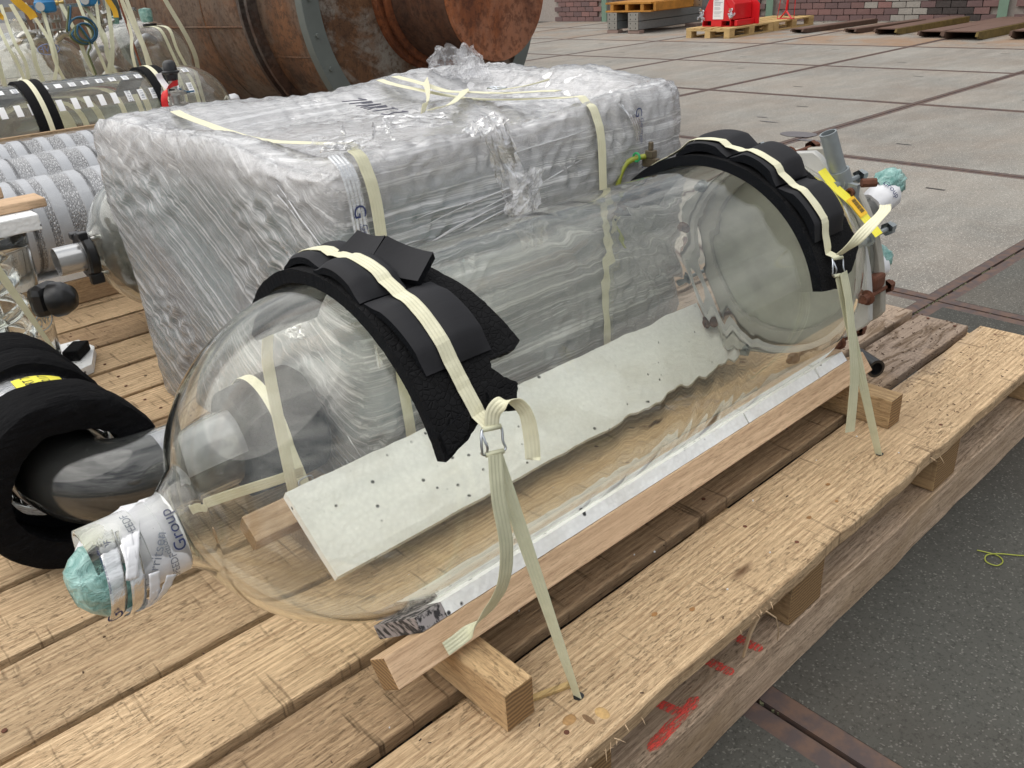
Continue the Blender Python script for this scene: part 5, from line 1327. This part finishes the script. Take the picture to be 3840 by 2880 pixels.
# ================================================================== black foam sleeved column at the lower left with glass elbow
AX, AZ = -1.243, .397; YS = .005
sl = root('foam_sleeve', (AX, 1.1, DZ), 'thick black foam wrapped in overlapping rings round the lower left glass column', 'foam sleeve')
ns_ = lambda s, a_: (lambda t, th, r: r + a_ * (n3(t * 9, cos(th) * 2, sin(th) * 2 + s) + .4 * n3(t * 40, cos(th) * 6, sin(th) * 6)))
for seed_, pr in ((1, [(.905, .104), (.900, .135), (.908, .156), (.925, .161), (.965, .162), (.97, .11)]), (2, [(.975, .115), (.955, .145), (.965, .158), (1.02, .159), (1.03, .150), (1.035, .11)]), (3, [(1.18, .11), (1.18, .142), (1.195, .148), (1.27, .148), (1.275, .11)]), (4, [(1.26, .11), (1.262, .145), (1.275, .152), (1.39, .150), (1.40, .11)])):
    add('foam_ring', lathe(pr, (AX, YS, AZ), Y_, 80, ns_(seed_, .006), closed=True), [FOAM_W], sl, auto=50)
gc = root('glass_elbow', (AX, .95, AZ - .1), 'clear glass elbow turning right out of the thick black foam sleeve', 'glass pipe')
fixn(add('column_tube', tube([Vector((AX, 1.06, AZ)), Vector((AX, 1.3, AZ)), Vector((AX, 1.60, AZ))], .105, 48, inner=.005), GLASS3, gc, smooth=True))
el = smoothpath([(AX, 1.12, AZ), (AX, 1.06, AZ), (AX + .002, 1.0, AZ), (AX + .02, .925, AZ - .004), (AX + .07, .88, AZ - .008), (AX + .14, .868, AZ - .01), (-.98, .866, AZ - .01), (-.86, .866, AZ - .01)], 6)
kk = len(el); rads = [.098 - (.098 - .076) * min(1, i / (kk * .45)) for i in range(kk)]
fixn(add('elbow', tube(el, rads, 48, inner=.005), GLASS3, gc, smooth=True))
add('added_dark_core', tube(el, [r_ - .009 for r_ in rads], 40), plain('added_dark_core', (.012, .011, .010), .9, Specular_IOR_Level=.05), gc, smooth=True)  # added dark core so the clear glass reads dark; no real lining
add('added_dark_ring', lathe([(.985, .0985), (.985, .112)], (AX, YS, AZ), Y_, 48), FOAM_P, gc)  # added dark annulus hiding reflections of the cut tube ends
def half(a0, a1, r): return sheet(lambda u, v: Vector((-1.115 + .235 * u - .0 * abs(sin((a0 + (a1 - a0) * v))) , .866 - r * cos(a0 + (a1 - a0) * v), AZ - .01 + r * sin(a0 + (a1 - a0) * v))), 8, 24)
add('reflection_grey', half(radians(8), radians(140), .0685), plain('reflection_grey', (.26, .26, .29), .3), gc, smooth=True)  # grey half sheet standing for the bright reflection on the pipe's upper half
tpq = add('clear_tape', lathe([(1.02, .126), (1.03, .1265), (1.18, .1265), (1.19, .126)], (AX, YS, AZ), Y_, 56, ns_(8, .002)), TAPEC, gc, smooth=True)
def colmap(x0_, th0, rot, r=.1125):
    ca, sa = cos(rot), sin(rot)
    def f(x, y):
        X, Yy = x * ca - y * sa, x * sa + y * ca; a = th0 + X / r
        return Vector((AX + r * sin(a), x0_ + Yy, AZ + r * cos(a)))
    return f
f = colmap(1.112, radians(14), 0, .1295); yl = add('yellow_label', sheet(lambda u, v: f((u - .5) * .085, (v - .5) * .075), 8, 4), YEL, gc)
f2 = colmap(1.112, radians(12), pi / 2, .1305); add('handwriting', join(textmap('PART 7', .024, lambda x, y: f2(x, y + .014)), textmap('V 12.17', .022, lambda x, y: f2(x, y - .014))), INK, yl)
f3 = colmap(1.112, radians(-24), pi / 2, .1305); add('print', join(textmap('G', .034, lambda x, y: f3(x - .03, y)), textmap('Gerritsen', .012, lambda x, y: f3(x + .014, y + .008))), NAVY, tpq)
f4 = colmap(1.112, radians(36), pi / 2, .1305); add('print', textmap('SECURITE', .012, lambda x, y: f4(x, y)), GREYT, tpq)
o = root('foam_ring', (-.93, .825, .30), 'black foam block round the glass elbow, seen through the end of the big drum', 'foam ring')
add('foam_wrap', lathe([(-.985, .075), (-.985, .112), (-.90, .115), (-.835, .112), (-.835, .075)], (0, .866, AZ - .01), X_, 48, ns_(6, .004), closed=True), [FOAM], o, auto=50)
st = root('strap', (-.95, .80, .40), 'cream strap round black foam, seen through the left dome of the big drum', 'strap')
add('webbing', ribbon([Vector((-.925, .866 - .120 * cos(a), AZ - .01 + .120 * sin(a))) for a in [radians(v) for v in range(150, 5, -6)]] + [Vector((-.925, .705, .32))], X_, .021, .0013), WEB, st)
add('webbing', ribbon(smoothpath([(-.925, .705, .365), (-.98, .702, .372), (-1.06, .72, .372), (-1.12, .75, .36)], 6), Z_, .021, .0013), WEB, st)
add('buckle', wire_buckle((-.925, .702, .335), X_, Z_, -Y_, .028, .030), ZINC, st, smooth=True)
add('hold_down', ribbon([Vector((-.925, .702, .32)), Vector((-.90, .70, .28)), Vector((-.89, .70, .236))], X_, .02, .0013), WEB2, st)
st = root('strap', (-1.42, .9, .3), 'thin pale strap slanting over the black foam sleeve at the left edge of the photo', 'strap')
add('webbing', ribbon([cyl_p for cyl_p in [Vector((AX - .157 * sin(a), 1.07 - .10 * (a - .45), AZ + .157 * cos(a))) for a in [.45 + k * .08 for k in range(16)]]], Y_, .016, .0013), WEB2, st)

# ================================================================== labelled drum on the second pallet
LY, LZ, LR = 4.42, .53, .25
ld = root('labelled_drum', (.0, LY, LZ - LR), 'long glass drum covered in rows of small white stickers, lying behind the packed columns', 'glass vessel')
fixn(add('glass_shell', lathe([(-1.3, LR), (-.4, LR)] + [(-.4 + .9 * k / 6, LR) for k in range(1, 7)] + [(.50 + .255 * sin(pi / 2 * k / 20), LR * cos(pi / 2 * k / 20)) for k in range(1, 20)] + [(.76, .02), (.752, .02)] + [(.50 + .249 * sin(pi / 2 * k / 20), (LR - .006) * cos(pi / 2 * k / 20)) for k in range(19, 0, -1)] + [(.5, LR - .006), (-1.3, LR - .006)], (0, LY, LZ), X_, 64, closed=True), GLASS2, ld, smooth=True))
add('tape_wrap', lathe([(.755, .02), (.757, .03), (.80, .032), (.82, .02), (.825, 0)], (0, LY, LZ + .03), X_, 24, wrink(7, .006)), WHT, ld, auto=50)
def sticker(x, th, w, h, blank=False, k=0):
    f = lambda u, v: Vector((x + (u - .5) * w, LY - (LR + .0015) * cos(radians(th) + (v - .5) * h / LR), LZ + (LR + .0015) * sin(radians(th) + (v - .5) * h / LR)))
    s = add('sticker', sheet(f, 2, 4), PAPER, ld)
    if not blank:
        g = lambda a, b: Vector((x + b, LY - (LR + .0028) * cos(radians(th) - a / LR), LZ + (LR + .0028) * sin(radians(th) - a / LR)))
        add('print', textmap(random.choice(('7811', '#1212', '1191', '72311', '7208')), .026, g), GREYT, s)
random.seed(9)
for k in range(20):
    x = -.50 + k * .0665
    if x < .52: sticker(x + rnd(-.004, .004), 66, .032, .040, k % 4 in (0, 1) and k < 8, k)
    if x < .49: sticker(x + .03 + rnd(-.004, .004), 36, .030, .062, k < 9, k)
def lring(x0, x1, lab):
    r = root('foam_band', (x0, LY, LZ), lab, 'foam band', 'black foam bands on the labelled drum')
    add('foam', mat_on([(x0, 0, 1), (x1, -4, 1), (x1, 150, .4), (x0, 150, .4)], LR + .002, .014, .03, cw=LY, cz=LZ, rr=LR), [FOAM, FOAM_P], r, auto=40)
    add('webbing', ribbon([cyP((x0 + x1) / 2, a, LR + .019, LY, LZ) for a in range(150, -25, -5)] + [Vector(((x0 + x1) / 2 + .01, LY - LR - .0, .25))], X_, .024, .0015), WEB, r)
lring(-.345, -.235, 'left black foam band with a cream strap on the labelled drum'); lring(.27, .375, 'right black foam band with a cream strap on the labelled drum')
for x, lab in ((-.6, 'left timber support under the labelled drum'), (.4, 'right timber support under the labelled drum')):
    o = add('timber_block', box(x, x + .1, LY - .2, LY + .2, DZ + .002, LZ - LR - .001), W_BLOCK); tag(o, lab, 'timber block')

# ================================================================== valve with red and white tape
vr = root('valve', (.042, 3.42, .65), 'bolted steel fitting with black cap and red and white barrier tape', 'valve')
vx, vy = .045, 3.40
add('black_cap', lathe([(.800, .0), (.800, .024), (.825, .028), (.832, .038), (.838, .038), (.842, .030), (.872, .027), (.882, .018), (.885, 0)], (vx + .01, vy, 0), Z_, 32), BLACKP, vr, smooth=False, auto=40)
add('neck', lathe([(.765, .014), (.80, .018), (.803, .018)], (vx + .008, vy, 0), Z_, 20), STEEL, vr, auto=40)
add('upper_flange', lathe([(.740, 0), (.740, .055), (.752, .055), (.752, 0)], (vx + .005, vy, 0), Z_, 32), STEEL, vr, auto=40)
add('lower_flange', lathe([(.695, 0), (.695, .058), (.702, .058), (.702, 0)], (vx, vy, 0), Z_, 32), STEEL, vr, auto=40)
add('bellows', lathe([(.702, .02)] + [(.705 + .006 * k, .026 if k % 2 else .018) for k in range(6)] + [(.74, .02)], (vx, vy, 0), Z_, 24), STEEL, vr, smooth=True)
fixn(add('glass_neck', lathe([(.650, .030), (.67, .024), (.694, .030)], (vx, vy, 0), Z_, 24), BAND, vr, smooth=True))
for k in range(4):
    a = pi / 4 + k * pi / 2; p = Vector((vx + .045 * cos(a), vy + .045 * sin(a), 0)); add('bolt', join(cyl(p + Z_ * .685, p + Z_ * .775, .004, 8), cyl(p + Z_ * .752, p + Z_ * .76, .008, 6)), STEEL, vr)
add('red_tape', ribbon(smoothpath([(vx + .02, vy - .03, .79), (vx - .01, vy - .035, .785), (vx - .045, vy - .04, .765), (vx - .062, vy - .045, .73), (vx - .064, vy - .045, .70)], 5), Vector((.6, -.2, .6)), .028, .001), REDT, vr)
add('white_tape', ribbon(smoothpath([(vx - .064, vy - .045, .70), (vx - .068, vy - .048, .66), (vx - .066, vy - .05, .60)], 5), Vector((1, -.2, 0)), .042, .001), PAPER, vr)
add('white_tape', ribbon(smoothpath([(vx - .03, vy - .03, .775), (vx - .04, vy, .81), (vx - .045, vy, .835)], 5), Vector((1, -.2, 0)), .026, .001), PAPER, vr)
add('hose', tube(smoothpath([(vx + .02, vy - .03, .765), (vx + .05, vy - .03, .748), (vx + .085, vy - .03, .747)], 5), .004, 8), CABLEB, vr)

# ================================================================== upright glass vessels at the upper left
def upright(cx, cy_, R, zt, lab, noz):
    r = root('upright_vessel', (cx, cy_, .3), lab, 'glass vessel', 'upright glass vessels behind the labelled drum')
    P = [(.30, R * .9), (.40, R), (zt - R * .9, R)] + [(zt - R * .9 + R * .8 * sin(pi / 2 * k / 16), max(.05, R * cos(pi / 2 * k / 16))) for k in range(1, 16)] + [(zt, .052), (zt + .03, .05)]
    Q = [(a - (.005 if i > 3 else 0), b - .006) for i, (a, b) in enumerate(P)][::-1]
    fixn(add('glass_shell', lathe(P + Q, (cx, cy_, 0), Z_, 72, closed=True), GLASS2, r, smooth=True))
    return r
v1 = upright(.02, 5.45, .34, 1.03, 'left upright glass vessel crowded with straps, topped by a blue valve', 1)
v2 = upright(.74, 5.62, .335, 1.04, 'right upright glass vessel with a green wrapped nozzle, in front of the rusty tank', 1)
def flanges(c, par, tilt):
    c = Vector(c); d = Vector(tilt).normalized()
    add('flange', lathe([(0, .03), (0, .085), (.010, .085), (.010, .03)], c, d, 36, closed=True), STEEL, par, auto=40)
    add('flange', lathe([(.045, .02), (.045, .075), (.060, .075), (.060, .02)], c, d, 36, closed=True), STEEL, par, auto=40)
    e = d.cross(X_).normalized(); f = d.cross(e)
    for k in range(6):
        a = k * pi / 3; p = c + e * (.066 * cos(a)) + f * (.066 * sin(a)); add('bolt', join(cyl(p - d * .02, p + d * .085, .005, 8), cyl(p + d * .06, p + d * .07, .009, 6)), STEEL, par)
    add('spindle', lathe([(-.06, .01), (-.02, .015), (.03, .018), (.075, .012), (.08, .016), (.11, .016)], c, d, 16), STEEL, par, auto=40)
flanges((.115, 5.22, .985), v1, (.05, 0, 1)); flanges((.42, 5.25, 1.0), v1, (-.15, -.1, 1))
def actuator(c, lab, grp='blue valve heads on the upright vessels'):
    r = root('blue_actuator', c, lab, 'valve', grp); c = Vector(c)
    add('housing', lathe([(0, .02), (0, .042), (.01, .055), (.055, .058), (.065, .05), (.085, .048), (.085, 0)], c, Z_, 28), BLUE, r, auto=40)
    add('side_port', lathe([(0, .018), (.03, .018), (.032, .024), (.045, .024), (.045, 0)], c + Vector((-.03, -.03, .03)), (-.4, -.85, .1), 18), STEEL, r, auto=40)
    add('cable_gland', lathe([(0, .014), (.03, .014), (.035, .009), (.06, .009), (.06, 0)], c + Vector((.04, -.01, .045)), (.9, -.3, .1), 14), plain('brass_gland', (.45, .33, .12), .35, .8), r, auto=40)
    return r
actuator((.125, 5.2, 1.082), 'blue valve head on the left upright vessel above the steel flanges'); actuator((.375, 5.2, 1.10), 'blue valve head at the top edge of the photo, right of the cable coil')
def lever(a, b, w, lab):
    o = add('hook_lever', ribbon(smoothpath([a, Vector(a).lerp(Vector(b), .4) + Vector((-.008, 0, .01)), Vector(a).lerp(Vector(b), .75) + Vector((.008, 0, 0)), b], 5), Vector((1, -.2, .3)), w, .006), ORANGE); tag(o, lab, 'lever')
lever((-.06, 5.12, 1.19), (.02, 5.10, 1.06), .045, 'orange yellow lever hanging in front of the left upright vessel'); lever((.445, 5.12, 1.2), (.47, 5.10, 1.03), .03, 'orange yellow lever between the two upright vessels'); lever((-.15, 5.15, 1.12), (-.14, 5.15, 1.07), .03, 'small orange piece near the top left corner')
cv_ = [Vector((.205, 5.05, 1.11)), Vector((.19, 5.05, 1.06)), Vector((.165, 5.05, 1.0))]
for k in range(30):
    a = pi - k * 2 * pi / 13.5; R_ = .075 if k < 14 else .05
    cv_.append(Vector((.235 + .01 * (k / 30) + R_ * cos(a), 5.05 - .001 * k, .975 + R_ * .95 * sin(a) - (.01 if k > 14 else 0))))
cv_ += [Vector((.26, 5.02, .90)), Vector((.235, 5.02, .86)), Vector((.24, 5.02, .80)), Vector((.25, 5.02, .72))]
cb = root('cable_coil', (.23, 5.04, .8), 'coiled blue and olive cable hanging between the upright glass vessels', 'cable')
add('olive_cable', tube(smoothpath(cv_, 3), .0062, 8), CABLE, cb, smooth=True)
add('blue_cable', tube(smoothpath([v + Vector((.010, -.008, .004)) for v in cv_[:-3]], 3), .0055, 8), CABLEB, cb, smooth=True)
# green wrapped nozzle and black bits
add('wrapped_nozzle', lathe([(.985, .0), (.985, .034), (1.0, .038), (1.045, .039), (1.062, .036), (1.068, 0)], (.725, 5.30, 0), Z_, 32, wrink(3, .004)), TEAL, v2, auto=50)
add('wrapped_nozzle', lathe([(.99, .0), (.99, .022), (1.03, .024), (1.04, 0)], (.53, 5.30, 0), Z_, 24, wrink(9, .003)), TEAL, v2, auto=50)
add('nozzle_clamp', lathe([(.955, .028), (.955, .042), (.975, .042), (.975, .028)], (.735, 5.30, 0), Z_, 24, closed=True), BLACKP, v2, auto=40)
add('print', join(text('QVF', .05, (.05, 5.095, .895), X_, Z_, 0, True), tube([Vector((.05 + .06 * cos(a), 5.094, .895 + .028 * sin(a))) for a in [2 * pi * k / 24 for k in range(25)]], .0022, 5)), plain('blue_logo_print', (.22, .28, .50), .5), v1)
# straps over the vessels
def fs(P, lab, w=.024, side=X_, mat=WEB2):
    r = root('strap', P[0], lab, 'strap', 'straps over the upright vessels')
    add('webbing', ribbon(smoothpath(P, 6), side, w, .0015), mat, r); return r
fs([(.83, 5.25, 1.16), (.862, 5.25, 1.07), (.93, 5.25, .90), (.975, 5.27, .76), (.985, 5.3, .62), (.99, 5.3, .30)], 'cream strap falling down the right flank of the right upright vessel', .034, Vector((1, .3, 0)), WEB)
sx_ = [(.56, .60), (.535, .57), (.52, .50), (.46, .30), (.40, .28), (.30, .34), (.20, .28), (.10, -.02), (.02, .10), (-.05, -.02), (-.10, -.14), (-.16, -.12), (-.20, -.24), (.66, .78), (.70, .84), (.34, .40)]
names = ['second from the right', 'beside the brown rod', 'looped loosely', 'behind the cable coil', 'crossing behind the coil', 'right of the coil', 'left of the coil', 'below the left blue valve head', 'in front of the round blue mark', 'left of the round blue mark', 'near the left edge, slanting', 'near the left edge, straight', 'leftmost', 'under the green wrapped nozzle', 'right one under the green wrapped nozzle', 'between the two vessels']
for k, (xa, xb) in enumerate(sx_):
    zt = 1.14 if k not in (13, 14) else .96
    fs([(xa, 5.12 + .01 * k, zt), ((xa * .7 + xb * .3) + .015 * sin(k), 5.08, .95), ((xa + xb) / 2 + .02 * sin(k * 2), 5.05, .82), (xb, 5.05, .60), (xb + .02, 5.05, .26)], 'cream webbing strap over the upright vessels, ' + names[k], .018 + .006 * (k % 3 == 0), Vector((1, -.25 * (k % 3), 0)), WEB if k < 3 else WEB2)
add('steel_rod', cyl((.505, 5.1, 1.16), (.56, 5.1, .62), .006, 8), plain('copper_rod', (.30, .10, .06), .4, .5), v2)
add('instrument_arm', join(box(-.22, .09, 5.3, 5.34, 1.10, 1.125), box(.20, .35, 5.32, 5.36, 1.10, 1.12), box(.24, .27, 5.3, 5.33, 1.03, 1.18)), STEEL, v1)
for k in range(9):
    a = rnd(-.2, .9); z = rnd(.62, .95)
    add('glass_pipe', tube(smoothpath([(a, 5.35, z), (a + .05, 5.3, z + .05), (a + .11, 5.32, z + .02)], 5), .022, 12), BAND if k % 3 == 0 else STEEL, v1 if a < .4 else v2, smooth=True)
# small items in the open
o = root('wire_loop', (.15, -.14, 0), 'thin yellow green wire curled on the dark concrete at the right edge', 'wire')
add('wire', tube(smoothpath([(.155, -.10, .004), (.165, -.135, .004), (.152, -.152, .004), (.130, -.148, .004), (.128, -.128, .005), (.148, -.122, .007), (.172, -.14, .006), (.20, -.175, .004), (.24, -.21, .004)], 7), .0013, 6), GCABLE, o, smooth=True)
